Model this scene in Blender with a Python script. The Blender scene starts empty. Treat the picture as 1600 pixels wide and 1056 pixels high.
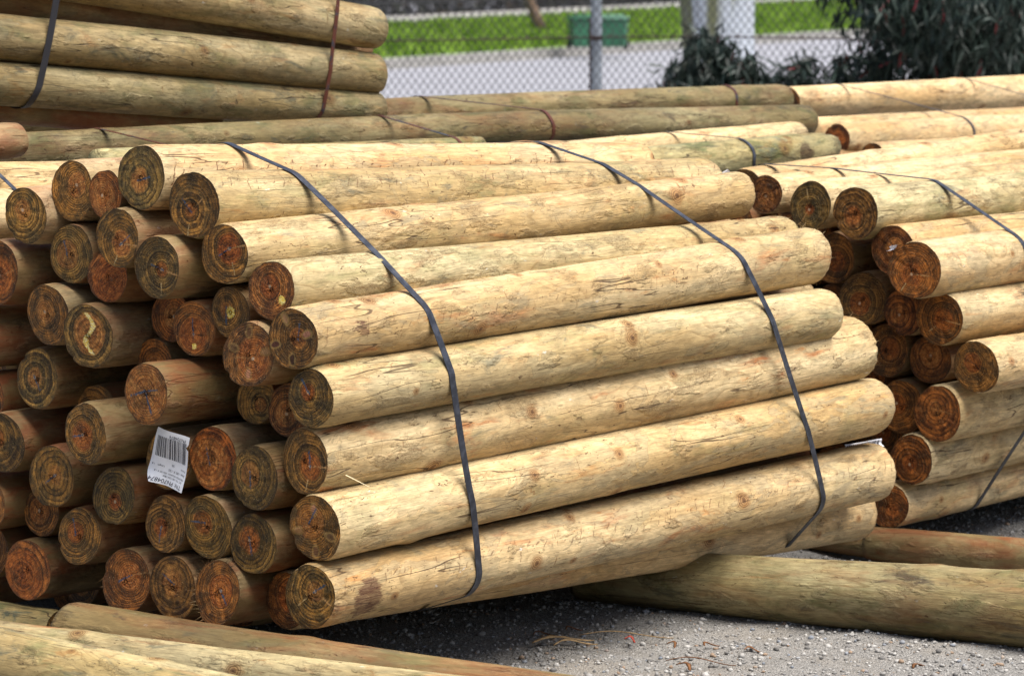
import bpy, bmesh, math, random
import numpy as np
from mathutils import Vector, Matrix

# ------------------------------------------------------------------ camera
S = bpy.context.scene
FPX = 5500.0; CAMH = 1.49; PITCH = math.atan(608 / FPX)
cam = bpy.data.cameras.new('camera'); camo = bpy.data.objects.new('camera', cam)
S.collection.objects.link(camo); S.camera = camo
cam.sensor_width = 36; cam.lens = FPX / 1600 * 36
cam.clip_start = 0.1; cam.clip_end = 2000
camo.location = (0, 0, CAMH); camo.rotation_euler = (math.pi / 2 - PITCH, 0, 0)
cam.dof.use_dof = True; cam.dof.focus_distance = 7.15; cam.dof.aperture_fstop = 9
# ------------------------------------------------------------------ light
SUN_AZ = math.radians(124)   # clockwise from +Y: light comes from the right and a little from behind the camera
SUN_EL = math.radians(67)
W = bpy.data.worlds.new('World'); S.world = W; W.use_nodes = True
sky = W.node_tree.nodes.new('ShaderNodeTexSky'); sky.sky_type = 'NISHITA'; sky.sun_disc = False
sky.sun_elevation = SUN_EL; sky.sun_rotation = SUN_AZ; sky.dust_density = 4.0; sky.ozone_density = 1.0
bg = W.node_tree.nodes['Background']; bg.inputs['Strength'].default_value = 0.086
W.node_tree.links.new(sky.outputs[0], bg.inputs[0])
sun = bpy.data.lights.new('sun', 'SUN'); suno = bpy.data.objects.new('sun', sun); S.collection.objects.link(suno)
sun.energy = 4.1; sun.angle = math.radians(52); sun.color = (1.0, .965, .91)
sd = Vector((math.sin(SUN_AZ) * math.cos(SUN_EL), math.cos(SUN_AZ) * math.cos(SUN_EL), math.sin(SUN_EL)))
suno.rotation_euler = sd.to_track_quat('Z', 'Y').to_euler()
S.view_settings.view_transform = 'Standard'; S.view_settings.look = 'None'
S.view_settings.exposure = 0.72; S.view_settings.gamma = 1
S.render.engine = 'CYCLES'

# ------------------------------------------------------------------ helpers
C = S.collection
rnd = random.Random(7)
Fv = np.array([0, math.cos(PITCH), -math.sin(PITCH)]); Uv = np.array([0, math.sin(PITCH), math.cos(PITCH)])
O2 = np.array([-.3825, 6.7]); AX = np.array([.6198, .7848]); PX = np.array([-.7848, .6198])
CAMP = np.array([0, 0, CAMH])
def ray(u, v): return Fv + np.array([1., 0, 0]) * (u - 800) / FPX - Uv * (v - 528) / FPX
def at_s(u, v, s):            # point seen at (u,v) lying in the end plane at station s along the piles
    d = ray(u, v); k = (s + O2 @ AX) / (d[:2] @ AX); return CAMP + d * k
def at_t(u, v, t):            # ... in the vertical plane parallel to the piles, t metres to their left
    d = ray(u, v); k = (t + O2 @ PX) / (d[:2] @ PX); return CAMP + d * k
def at_h(u, v, h):            # ... at height h
    d = ray(u, v); k = (h - CAMH) / d[2]; return CAMP + d * k
def at_y(u, v, y):            # ... at distance y
    d = ray(u, v); return CAMP + d * (y / d[1])
def tag(o, label=None, cat=None, group=None, kind=None):
    if label: o['label'] = label
    if cat: o['category'] = cat
    if group: o['group'] = group
    if kind: o['kind'] = kind
    return o
def empty(name, loc, label, cat, group=None):
    o = bpy.data.objects.new(name, None); C.objects.link(o); o.location = loc; o.empty_display_size = .05
    return tag(o, label, cat, group)
def mesh_obj(name, V, Fc, mat, parent=None, uv=None, smooth=True):
    me = bpy.data.meshes.new(name); me.from_pydata([tuple(v) for v in V], [], Fc); me.update()
    if smooth: me.shade_smooth()
    me.materials.append(mat)
    o = bpy.data.objects.new(name, me); C.objects.link(o)
    if parent: o.parent = parent
    return o
class MB:
    def __init__(s): s.v = []; s.f = []
    def box(s, x0, x1, y0, y1, z0, z1, m=None):
        b = len(s.v)
        for x in (x0, x1):
            for y in (y0, y1):
                for z in (z0, z1): s.v.append((x, y, z) if m is None else tuple(m @ Vector((x, y, z))))
        for q in ((0,1,3,2),(4,6,7,5),(0,4,5,1),(2,3,7,6),(0,2,6,4),(1,5,7,3)): s.f.append(tuple(b + i for i in q))
    def tube(s, pts, rad, n=6, caps=True):
        pts = [np.array(p, float) for p in pts]
        if not hasattr(rad, '__len__'): rad = [rad] * len(pts)
        b = len(s.v); up = np.array([0, 0, 1.])
        for i, p in enumerate(pts):
            d = pts[min(i+1, len(pts)-1)] - pts[max(i-1, 0)]; d = d / (np.linalg.norm(d) + 1e-9)
            x = np.cross(d, up if abs(d[2]) < .9 else np.array([1., 0, 0])); x /= np.linalg.norm(x); y = np.cross(x, d)
            for k in range(n):
                a = 2 * math.pi * k / n; s.v.append(tuple(p + (x * math.cos(a) + y * math.sin(a)) * rad[i]))
        for i in range(len(pts) - 1):
            for k in range(n):
                s.f.append((b+i*n+k, b+i*n+(k+1) % n, b+(i+1)*n+(k+1) % n, b+(i+1)*n+k))
        if caps:
            s.f.append(tuple(b + k for k in range(n))[::-1]); s.f.append(tuple(b + (len(pts)-1)*n + k for k in range(n)))
    def build(s, name, mat, parent=None, smooth=False, bevel=0):
        o = mesh_obj(name, s.v, s.f, mat, parent, smooth=smooth)
        if bevel:
            m = o.modifiers.new('bevel', 'BEVEL'); m.width = bevel; m.segments = 2
        return o

# ------------------------------------------------------------------ material helper
class NT:
    def __init__(s, name):
        s.m = bpy.data.materials.new(name); s.m.use_nodes = True; s.t = s.m.node_tree
        s.b = s.t.nodes['Principled BSDF']; s.t.nodes['Material Output']
    def n(s, typ, **k):
        x = s.t.nodes.new(typ)
        for a, b in k.items(): setattr(x, a, b)
        return x
    def put(s, sock, val):
        if hasattr(val, 'links') or isinstance(val, bpy.types.NodeSocket): s.t.links.new(val, sock)
        else: sock.default_value = val
    def math(s, op, a, b=0.0, c=None, clamp=False):
        x = s.n('ShaderNodeMath', operation=op, use_clamp=clamp); s.put(x.inputs[0], a); s.put(x.inputs[1], b)
        if c is not None: s.put(x.inputs[2], c)
        return x.outputs[0]
    def vmath(s, op, a, b=(0, 0, 0)):
        x = s.n('ShaderNodeVectorMath', operation=op); s.put(x.inputs[0], a)
        if op == 'SCALE': s.put(x.inputs['Scale'], b)
        else: s.put(x.inputs[1], b)
        return x.outputs['Value'] if op in ('LENGTH', 'DOT_PRODUCT', 'DISTANCE') else x.outputs[0]
    def noise(s, vec, scale=1.0, detail=3.0, rough=.55, dist=0.0):
        x = s.n('ShaderNodeTexNoise'); s.put(x.inputs['Vector'], vec); s.put(x.inputs['Scale'], scale)
        x.inputs['Detail'].default_value = detail; x.inputs['Roughness'].default_value = rough; x.inputs['Distortion'].default_value = dist
        return x.outputs['Fac']
    def vor(s, vec, scale=1.0, feature='F1', out='Distance', rand=1.0):
        x = s.n('ShaderNodeTexVoronoi', feature=feature); s.put(x.inputs['Vector'], vec); s.put(x.inputs['Scale'], scale)
        x.inputs['Randomness'].default_value = rand
        return x.outputs[out]
    def step(s, v, lo, hi, a=0.0, b=1.0):   # smooth map lo..hi -> a..b
        x = s.n('ShaderNodeMapRange', interpolation_type='SMOOTHSTEP'); s.put(x.inputs[0], v)
        for i, q in enumerate((lo, hi, a, b)): s.put(x.inputs[i + 1], q)
        return x.outputs[0]
    def lin(s, v, lo, hi, a=0.0, b=1.0):
        x = s.n('ShaderNodeMapRange'); s.put(x.inputs[0], v)
        for i, q in enumerate((lo, hi, a, b)): s.put(x.inputs[i + 1], q)
        return x.outputs[0]
    def mix(s, fac, a, b, mode='MIX'):
        x = s.n('ShaderNodeMix', data_type='RGBA', blend_type=mode); s.put(x.inputs[0], fac)
        for i, q in ((6, a), (7, b)):
            if isinstance(q, tuple) and len(q) == 3: q = q + (1,)
            s.put(x.inputs[i], q)
        return x.outputs[2]
    def mul(s, col, f):     # colour * scalar
        return s.vmath('SCALE', col, f)
    def attr(s, name, typ='OBJECT', out='Fac'):
        x = s.n('ShaderNodeAttribute', attribute_type=typ, attribute_name=name); return x.outputs[out]
    def tc(s, out='Object'): return s.n('ShaderNodeTexCoord').outputs[out]
    def sep(s, v):
        x = s.n('ShaderNodeSeparateXYZ'); s.put(x.inputs[0], v); return x.outputs
    def comb(s, x=0., y=0., z=0.):
        c = s.n('ShaderNodeCombineXYZ')
        for i, q in enumerate((x, y, z)): s.put(c.inputs[i], q)
        return c.outputs[0]
    def bump(s, h, dist=.002, strength=1.0):
        x = s.n('ShaderNodeBump'); s.put(x.inputs['Height'], h); x.inputs['Distance'].default_value = dist; x.inputs['Strength'].default_value = strength
        s.t.links.new(x.outputs[0], s.b.inputs['Normal'])
    def out(s, col, rough=.6, spec=.3, metal=0.0):
        s.put(s.b.inputs['Base Color'], col if not (isinstance(col, tuple) and len(col) == 3) else col + (1,))
        s.put(s.b.inputs['Roughness'], rough); s.b.inputs['Specular IOR Level'].default_value = spec; s.b.inputs['Metallic'].default_value = metal
        return s.m

def mat_shaft():
    n = NT('round_pole_wood')
    seed = n.attr('seed'); green = n.attr('green'); dark = n.attr('dark'); ticks = n.attr('ticks'); red = n.attr('red')
    P0 = n.tc()
    P = n.vmath('ADD', P0, n.comb(n.math('MULTIPLY', seed, 7.31), n.math('MULTIPLY', seed, 3.17), n.math('MULTIPLY', seed, 5.3)))
    def st(a, b): return n.vmath('MULTIPLY', P, (a, b, b))
    kn = n.attr('kn', 'GEOMETRY', 'Vector'); ks = n.sep(kn)
    kd = n.vmath('LENGTH', n.comb(ks[0], n.math('MULTIPLY', ks[1], 1.25), 0.0))
    wob = n.noise(st(60, 60), 1, 2)
    kr = n.math('DIVIDE', n.math('ADD', kd, n.math('MULTIPLY', n.math('SUBTRACT', wob, .5), .006)), ks[2])   # 1 at the knot's rim
    # ---- base colour
    big = n.noise(st(1.1, 6), 1, 4, .6)
    c = n.mix(n.step(big, .36, .66), (.53, .355, .168), (.77, .60, .365))
    hs = n.math('FRACT', n.math('MULTIPLY', seed, 3.37)); hs2 = n.math('FRACT', n.math('MULTIPLY', seed, 5.71))
    c = n.mix(n.math('MULTIPLY', hs, .55), c, n.vmath('MULTIPLY', c, (.98, .84, .68)))
    c = n.mix(n.math('MULTIPLY', hs2, .45), c, n.vmath('MULTIPLY', c, (.92, .94, .85)))
    streak = n.noise(st(2.2, 55), 1, 4, .6)
    c = n.mix(n.math('MULTIPLY', n.step(streak, .45, .75), .6), c, (.36, .235, .10))
    blot = n.noise(st(5, 13), 1, 5, .65, .6)
    c = n.mix(n.math('MULTIPLY', n.step(blot, .50, .66), n.math('ADD', n.math('MULTIPLY', green, .75), .15)), c, (.215, .205, .085))
    blot2 = n.noise(n.vmath('ADD', st(7, 20), (9.1, 3.3, 1.7)), 1, 5, .7, .8)
    c = n.mix(n.math('MULTIPLY', n.step(blot2, .56, .68), n.math('ADD', n.math('MULTIPLY', green, .55), .4)), c, (.15, .145, .105))
    pink = n.noise(n.vmath('ADD', st(4, 17), (2.1, 13.3, 4.7)), 1, 5, .65, .5)
    c = n.mix(n.math('MULTIPLY', n.step(pink, .55, .72), n.math('ADD', n.math('MULTIPLY', red, .8), .35)), c, (.47, .19, .07))
    # ---- annual rings cut by the surface: contour lines of a slowly varying depth
    fld = n.noise(st(2.3, 9), 1, 2, .5, .4)
    fld = n.math('ADD', n.math('MULTIPLY', fld, 15.0), n.math('MULTIPLY', n.math('EXPONENT', n.math('MULTIPLY', kr, -.45)), 4.5))
    ln = n.math('FRACT', fld)
    line = n.math('MULTIPLY', n.step(ln, .62, .93), n.step(ln, 1.0, .95))
    lmask = n.step(n.noise(n.vmath('ADD', st(4, 10), (5, 5, 5)), 1, 2), .42, .62)
    c = n.mix(n.math('MULTIPLY', n.math('MULTIPLY', line, lmask), .42), c, (.25, .145, .055))
    # soft grey sap stain islands with a darker outline, as on freshly peeled pine
    isl = n.noise(n.vmath('ADD', st(5, 15), (11, 2, 6)), 1, 4, .6, .9)
    c = n.mix(n.math('MULTIPLY', n.step(isl, .53, .545), n.lin(hs, 0, 1, .12, .38)), c, (.36, .31, .20))
    c = n.mix(n.math('MULTIPLY', n.step(n.math('ABSOLUTE', n.math('SUBTRACT', isl, .54)), .010, .002), .45), c, (.23, .15, .07))
    org = n.noise(n.vmath('ADD', st(5, 24), (1, 12, 9)), 1, 5, .7, .6)
    c = n.mix(n.math('MULTIPLY', n.step(org, .60, .72), n.math('ADD', n.math('MULTIPLY', red, .6), .3)), c, (.50, .20, .05))
    wsc = n.noise(n.vmath('ADD', st(20, 50), (3, 6, 9)), 1, 4, .7)
    c = n.mix(n.step(wsc, .68, .73, 0, .55), c, (.82, .80, .76))
    # fibre
    fib = n.noise(st(22, 420), 1, 3, .7)
    c = n.mul(c, n.lin(fib, .3, .7, .70, 1.2))
    mot = n.noise(st(30, 70), 1, 4, .7)
    c = n.mul(c, n.lin(mot, .3, .7, .74, 1.18))
    # ---- torn grain patches
    tmask = n.step(n.noise(n.vmath('ADD', st(9, 22), (1, 8, 3)), 1, 3, .6), n.lin(hs, 0, 1, .52, .60), n.lin(hs, 0, 1, .60, .68))
    torn = n.noise(st(110, 260), 1, 4, .8, 1.0)
    c = n.mix(n.math('MULTIPLY', n.math('MULTIPLY', tmask, n.step(torn, .50, .60)), n.lin(hs2, 0, 1, .2, .65)), c, (.22, .12, .045))
    # small dark nicks
    fm = n.step(n.noise(n.vmath('ADD', st(6, 15), (4, 1, 9)), 1, 2), .46, .60)
    nick = n.math('MULTIPLY', n.step(n.noise(n.vmath('ADD', st(60, 150), (3, 3, 3)), 1, 2, .5, 1.2), .665, .70), fm)
    c = n.mix(n.math('MULTIPLY', nick, .85), c, (.10, .045, .02))
    # feed roller ticks
    uv = n.tc('UV'); us = n.sep(uv)
    wv = n.noise(n.vmath('SCALE', uv, 18.0), 1, 2)
    tu = n.math('ADD', n.math('ADD', n.math('MULTIPLY', us[0], 40.0), n.math('MULTIPLY', us[1], 26.0)), n.math('MULTIPLY', wv, 2.2))
    tl = n.step(n.math('FRACT', tu), .84, .93)
    tb = n.step(n.math('FRACT', n.math('ADD', n.math('MULTIPLY', us[1], 11.0), n.math('ADD', seed, wv))), .66, .72)
    tm = n.step(n.noise(n.vmath('SCALE', uv, 55.0), 1, 2), .47, .56)
    tk = n.math('MULTIPLY', n.math('MULTIPLY', n.math('MULTIPLY', tl, tb), tm), ticks)
    c = n.mix(n.math('MULTIPLY', tk, .75), c, (.16, .065, .03))
    # ---- red brown resin stains
    sn = n.noise(n.vmath('ADD', st(7, 16), (7, 2, 5)), 1, 5, .65, .8)
    c = n.mix(n.math('MULTIPLY', n.step(sn, n.math('SUBTRACT', .74, n.math('MULTIPLY', red, .10)), .78), .7), c, (.20, .05, .022))
    # one named stain
    sp = n.attr('stain', 'OBJECT', 'Vector'); ss = n.sep(sp)
    sdv = n.comb(n.math('SUBTRACT', us[0], ss[0]), n.math('SUBTRACT', us[1], ss[1]), 0.0)
    sdd = n.math('ADD', n.vmath('LENGTH', sdv), n.math('MULTIPLY', n.math('SUBTRACT', n.noise(st(22, 75), 1, 5, .75), .5), .085))
    smk = n.step(sdd, n.math('MULTIPLY', ss[2], 1.15), n.math('MULTIPLY', ss[2], .85))
    c = n.mix(n.math('MULTIPLY', smk, n.step(fib, .35, .6, .92, .6)), c, (.085, .028, .018))
    # ---- knots
    kline = n.step(n.math('SINE', n.math('MULTIPLY', kr, 15.0)), .3, .9)
    kh = n.step(kr, 2.6, .7)
    c = n.mix(n.math('MULTIPLY', kh, .7), c, (.36, .17, .055))
    c = n.mix(n.math('MULTIPLY', n.math('MULTIPLY', kline, n.step(kr, 2.2, 1.0)), .8), c, (.09, .035, .015))
    c = n.mix(n.math('MULTIPLY', n.step(kr, .55, .3), .85), c, (.12, .055, .025))
    # long drying cracks
    ck = n.noise(n.vmath('ADD', st(1.3, 26), (6, 1, 2)), 1, 2, .4)
    crk = n.math('MULTIPLY', n.step(n.math('ABSOLUTE', n.math('SUBTRACT', ck, .5)), .006, .002), n.step(n.noise(st(2.5, 3), 1, 1), .50, .54))
    c = n.mix(n.math('MULTIPLY', crk, .8), c, (.06, .03, .015))
    wth = n.vmath('MULTIPLY', c, n.mix(n.step(n.noise(n.vmath('ADD', st(2, 7), (8, 8, 1)), 1, 4, .6), .35, .65), (.32, .42, .37), (.55, .67, .57)))
    c = n.mix(n.math('MULTIPLY', green, .8), c, wth)
    dstk = n.step(n.noise(n.vmath('ADD', st(3, 38), (2, 9, 5)), 1, 4, .7), .56, .66)
    c = n.mix(n.math('MULTIPLY', n.math('MULTIPLY', dstk, green), .45), c, (.07, .055, .025))
    # dirt of the weathered / inner poles, plus painted shade on sunken and filler ones
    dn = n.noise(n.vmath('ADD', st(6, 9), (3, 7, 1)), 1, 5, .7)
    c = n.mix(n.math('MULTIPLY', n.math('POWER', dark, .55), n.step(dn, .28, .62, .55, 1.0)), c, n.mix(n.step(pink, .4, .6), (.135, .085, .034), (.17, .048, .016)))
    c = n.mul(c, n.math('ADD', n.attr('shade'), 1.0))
    h = n.math('ADD', n.math('MULTIPLY', fib, .35), n.math('MULTIPLY', mot, .25))
    h = n.math('ADD', h, n.math('MULTIPLY', n.math('MULTIPLY', tmask, torn), 2.0))
    h = n.math('SUBTRACT', h, n.math('MULTIPLY', n.math('ADD', nick, n.math('ADD', tk, crk)), .7))
    h = n.math('SUBTRACT', h, n.math('MULTIPLY', line, .10))
    n.bump(h, .0022, .9)
    return n.out(c, n.lin(blot, .3, .7, .5, .75), .25)

def mat_cut():
    n = NT('sawn_end_grain')
    seed = n.attr('seed'); rad = n.attr('rad'); heart = n.attr('heart'); tone = n.attr('tone'); mark = n.attr('mark')
    mang = n.attr('mark_angle'); yel = n.attr('yellow'); crack = n.attr('crack')
    P0 = n.tc(); s3 = n.comb(n.math('MULTIPLY', seed, 3.7), n.math('MULTIPLY', seed, 9.1), n.math('MULTIPLY', seed, 1.3))
    P = n.vmath('ADD', P0, s3); p = n.sep(P0)
    cy = n.math('MULTIPLY', n.math('SINE', n.math('MULTIPLY', seed, 12.9)), .013); cz = n.math('MULTIPLY', n.math('SINE', n.math('MULTIPLY', seed, 78.2)), .012)
    Y = n.math('SUBTRACT', p[1], cy); Z = n.math('SUBTRACT', p[2], cz)
    R0 = n.math('SQRT', n.math('ADD', n.math('MULTIPLY', Y, Y), n.math('MULTIPLY', Z, Z)))
    wob = n.noise(P, 28, 2, .5)
    R = n.math('MULTIPLY', R0, n.math('ADD', .90, n.math('MULTIPLY', wob, .2)))
    rn = n.math('DIVIDE', R, rad)
    g = n.math('ADD', n.math('MULTIPLY', R, n.math('ADD', 150.0, n.math('MULTIPLY', n.math('SINE', n.math('MULTIPLY', seed, 31.0)), 60.0))),
               n.math('MULTIPLY', n.noise(n.comb(n.math('MULTIPLY', R, 60.0), seed, 0.0), 1, 1), 2.2))
    g = n.math('ADD', g, n.math('MULTIPLY', n.noise(P, 330, 3, .7), .38))
    fr = n.math('FRACT', g)
    ring = n.math('MULTIPLY', n.math('MULTIPLY', n.step(fr, .3, .85), n.step(fr, 1.0, .92)), n.step(n.noise(n.vmath('ADD', P, (1, 4, 4)), 45, 3, .7), .32, .56, .25, 1.0))
    ringid = n.noise(n.comb(n.math('FLOOR', g), seed, 4.0), 1.7, 0)
    olive = n.mix(tone, (.30, .155, .034), (.38, .120, .024)); dk = n.mix(tone, (.020, .011, .005), (.034, .010, .004))
    c = n.mix(n.step(n.noise(P, 34, 4, .65), .40, .60), olive, n.mix(tone, (.115, .072, .022), (.14, .042, .011)))
    c = n.mul(c, n.lin(ringid, .3, .7, .5, 1.5))
    # heartwood
    hm = n.step(n.math('ADD', rn, n.math('MULTIPLY', n.math('SUBTRACT', n.noise(P, 60, 3), .5), .22)), n.math('ADD', heart, .09), n.math('SUBTRACT', heart, .06))
    hk = n.step(n.math('FRACT', n.math('MULTIPLY', seed, 7.7)), .2, .8)
    hc = n.mix(n.step(n.noise(P, 90, 3, .7), .35, .7), n.mix(hk, (.24, .055, .010), (.36, .11, .022)), n.mix(hk, (.60, .17, .030), (.66, .30, .08)))
    tv = n.math('FRACT', n.math('MULTIPLY', seed, 13.3))
    c = n.vmath('MULTIPLY', c, n.mix(tv, (.80, .90, .95), (1.30, 1.12, .95)))
    c = n.mix(n.math('MULTIPLY', hm, n.lin(n.math('FRACT', n.math('MULTIPLY', seed, 21.7)), 0, 1, .45, 1.0)), c, hc)
    c = n.mix(n.math('MULTIPLY', ring, n.math('ADD', .82, n.math('MULTIPLY', hm, -.35))), c, dk)
    # wet dark sectors
    c = n.mix(n.math('MULTIPLY', n.step(n.noise(n.vmath('ADD', P, (3, 1, 7)), 30, 2), .52, .66), .45), c, (.035, .024, .010))
    # cut fibre speckle and saw streaks
    spk = n.noise(P, 700, 2, .8); saw = n.noise(n.vmath('MULTIPLY', P, (1, 1.0, .12)), 420, 2, .6)
    c = n.mul(c, n.lin(spk, .32, .68, .30, 1.75))
    c = n.mix(n.step(n.noise(n.vmath('ADD', P, (2, 2, 2)), 420, 2, .7), .64, .70, 0, .75), c, (.58, .40, .18))
    sa_ = n.math('MULTIPLY', seed, 2.3); sw = n.math('ADD', n.math('MULTIPLY', Y, n.math('COSINE', sa_)), n.math('MULTIPLY', Z, n.math('SINE', sa_)))
    sl = n.noise(n.comb(n.math('MULTIPLY', sw, 330.0), seed, n.math('MULTIPLY', n.noise(P, 12, 1), .8)), 1, 3, .7)
    c = n.mul(c, n.lin(sl, .35, .65, .72, 1.28))
    dirv = n.comb(n.math('DIVIDE', Y, n.math('ADD', R0, .0001)), n.math('DIVIDE', Z, n.math('ADD', R0, .0001)), seed)
    rc = n.math('ABSOLUTE', n.math('SUBTRACT', n.math('ADD', n.noise(dirv, 3.2, 3, .6), n.math('MULTIPLY', n.math('SUBTRACT', n.noise(P, 120, 2), .5), .03)), .5))
    chk = n.math('MULTIPLY', n.step(rc, n.math('DIVIDE', .00045, n.math('ADD', R0, .004)), n.math('DIVIDE', .00015, n.math('ADD', R0, .004))), n.step(n.noise(dirv, 1.1, 1), .46, .56))
    chk = n.math('MULTIPLY', chk, n.step(rn, n.lin(n.noise(dirv, 2.0, 1), .3, .7, .5, 1.0), .3))
    c = n.mix(n.math('MULTIPLY', chk, .8), c, (.012, .007, .003))
    # radial checks, pale with torn fibre
    ang = n.math('ARCTAN2', Z, Y)
    a1 = n.math('MULTIPLY', n.math('SINE', n.math('MULTIPLY', seed, 5.7)), 3.1)
    def rayline(a, wid, r0, r1):
        ca = n.math('COSINE', a); sa = n.math('SINE', a)
        al = n.math('ADD', n.math('MULTIPLY', Y, ca), n.math('MULTIPLY', Z, sa))
        ac = n.math('ADD', n.math('ABSOLUTE', n.math('SUBTRACT', n.math('MULTIPLY', Z, ca), n.math('MULTIPLY', Y, sa))), n.math('MULTIPLY', n.math('SUBTRACT', n.noise(P, 130, 2), .5), .006))
        return n.math('MULTIPLY', n.step(ac, wid, wid * .5), n.math('MULTIPLY', n.step(al, r0, r0 + .003), n.step(al, r1, r1 - .006)))
    cr = n.math('MULTIPLY', rayline(a1, .0022, .006, .05), crack)
    c = n.mix(n.math('MULTIPLY', cr, n.math('MULTIPLY', .85, n.step(n.noise(P, 200, 2), .38, .52))), c, (.50, .27, .10))
    cr2 = n.math('MULTIPLY', rayline(n.math('ADD', a1, n.math('ADD', 1.4, n.math('FRACT', seed))), .0016, .025, .055), n.math('SUBTRACT', n.math('MULTIPLY', crack, 2.0), 1.0, clamp=True))
    c = n.mix(n.math('MULTIPLY', cr2, .7), c, (.60, .42, .19))
    fk = n.attr('fknots')
    for i, (da, rr_, col) in enumerate(((.3, .040, (.07, .03, .015)), (1.5, .046, (.10, .035, .02)), (2.9, .043, (.40, .21, .09)), (4.6, .036, (.45, .20, .12)))):
        aa = n.math('ADD', a1, da); ky = n.math('MULTIPLY', n.math('COSINE', aa), rr_); kz = n.math('MULTIPLY', n.math('SINE', aa), rr_)
        al = n.math('ADD', n.math('MULTIPLY', n.math('SUBTRACT', p[1], ky), n.math('COSINE', aa)), n.math('MULTIPLY', n.math('SUBTRACT', p[2], kz), n.math('SINE', aa)))
        ac = n.math('SUBTRACT', n.math('MULTIPLY', n.math('SUBTRACT', p[2], kz), n.math('COSINE', aa)), n.math('MULTIPLY', n.math('SUBTRACT', p[1], ky), n.math('SINE', aa)))
        dk_ = n.math('ADD', n.vmath('LENGTH', n.comb(n.math('MULTIPLY', al, .6), ac, 0.0)), n.math('MULTIPLY', n.math('SUBTRACT', n.noise(P, 110, 2), .5), .004))
        c = n.mix(n.math('MULTIPLY', n.step(dk_, .0105, .0075), n.math('MULTIPLY', fk, .7)), c, (.36, .22, .07))
        c = n.mix(n.math('MULTIPLY', n.step(dk_, .0068, .0045), fk), c, col)
    # pale pith
    c = n.mix(n.math('MULTIPLY', n.step(R0, .0045, .0025), n.step(n.math('FRACT', n.math('MULTIPLY', seed, 3.3)), .4, .45)), c, (.60, .40, .24))
    # blue crayon stroke
    bl = n.math('MULTIPLY', rayline(mang, .0026, -.008, .034), n.math('MULTIPLY', mark, n.step(n.noise(P, 240, 2), .36, .5)))
    m2 = n.math('SUBTRACT', mark, 1.0, clamp=True)
    b2 = n.math('MULTIPLY', n.math('ADD', rayline(n.math('ADD', mang, 1.35), .0034, -.004, .050), rayline(n.math('ADD', mang, 3.0), .0030, .0, .045), clamp=True), m2)
    bl = n.math('MAXIMUM', bl, n.math('MULTIPLY', b2, n.step(n.noise(P, 240, 2), .36, .5)), clamp=True)
    c = n.mix(n.math('MULTIPLY', bl, .85), c, (.035, .085, .15))
    # yellow resin splash
    yw = n.math('ADD', n.math('ABSOLUTE', n.math('ADD', Y, n.math('MULTIPLY', n.math('SINE', n.math('MULTIPLY', Z, 95.0)), .011))), n.math('MULTIPLY', n.math('SUBTRACT', n.noise(P, 120, 3, .7), .5), .022))
    ym = n.math('MULTIPLY', n.math('MULTIPLY', n.step(yw, .0075, .004), yel), n.step(n.math('ABSOLUTE', Z), .045, .038))
    c = n.mix(ym, c, n.mix(n.step(n.noise(P, 300, 2), .4, .6), (.88, .60, .08), (.95, .82, .45)))
    ds = n.sep(n.attr('dab', 'OBJECT', 'Vector'))
    dd = n.math('ADD', n.vmath('LENGTH', n.comb(n.math('SUBTRACT', p[1], ds[0]), n.math('SUBTRACT', p[2], ds[1]), 0.0)), n.math('MULTIPLY', n.math('SUBTRACT', n.noise(P, 170, 3, .8), .5), .014))
    c = n.mix(n.step(dd, ds[2], n.math('MULTIPLY', ds[2], .7)), c, n.mix(n.step(n.noise(P, 300, 2), .4, .6), (.88, .56, .04), (.95, .78, .28)))
    # rim
    rim = n.attr('rimd', 'GEOMETRY')
    c = n.mix(n.math('MULTIPLY', n.step(rim, .93, .99), .55), c, (.05, .028, .010))
    c = n.mul(c, n.math('MULTIPLY', n.math('ADD', n.attr('shade'), 1.0), .92))
    h = n.math('ADD', n.math('MULTIPLY', n.math('SUBTRACT', ring, chk), .6), n.math('ADD', n.math('MULTIPLY', spk, .8), n.math('MULTIPLY', saw, .35)))
    n.bump(h, .0014, .8)
    return n.out(c, n.lin(spk, .3, .7, .45, .75), .3)

def simple(name, col, rough=.6, spec=.3, metal=0, var=.15, scale=20, bump=0.0, col2=None):
    n = NT(name); P = n.tc(); f = n.noise(P, scale, 4, .6)
    c = n.mix(n.step(f, .35, .65), col, col2 if col2 else tuple(x * (1 - var) for x in col))
    if bump: n.bump(n.noise(P, scale * 3, 4), bump, .8)
    return n.out(c, rough, spec, metal)

M_SHAFT = mat_shaft(); M_CUT = mat_cut()
def mat_strap(name, rustlo):
    n = NT(name); P = n.tc(); f = n.noise(P, 22, 5, .7)
    c = n.mix(n.step(n.noise(P, 60, 3), .4, .7), (.026, .029, .040), (.060, .066, .086))
    c = n.mix(n.step(f, rustlo, rustlo + .08), c, (.10, .028, .016))
    sc = n.noise(n.vmath('ADD', P, (4, 4, 4)), 120, 3, .7)
    c = n.mix(n.step(sc, .70, .74, 0, .6), c, (.42, .43, .46))
    n.bump(sc, .0004, .5)
    return n.out(c, n.lin(f, .3, .7, .32, .55), .5, .35)
M_STRAP = mat_strap('blued_steel', .68); M_RUST = mat_strap('rusty_steel', .42)

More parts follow.
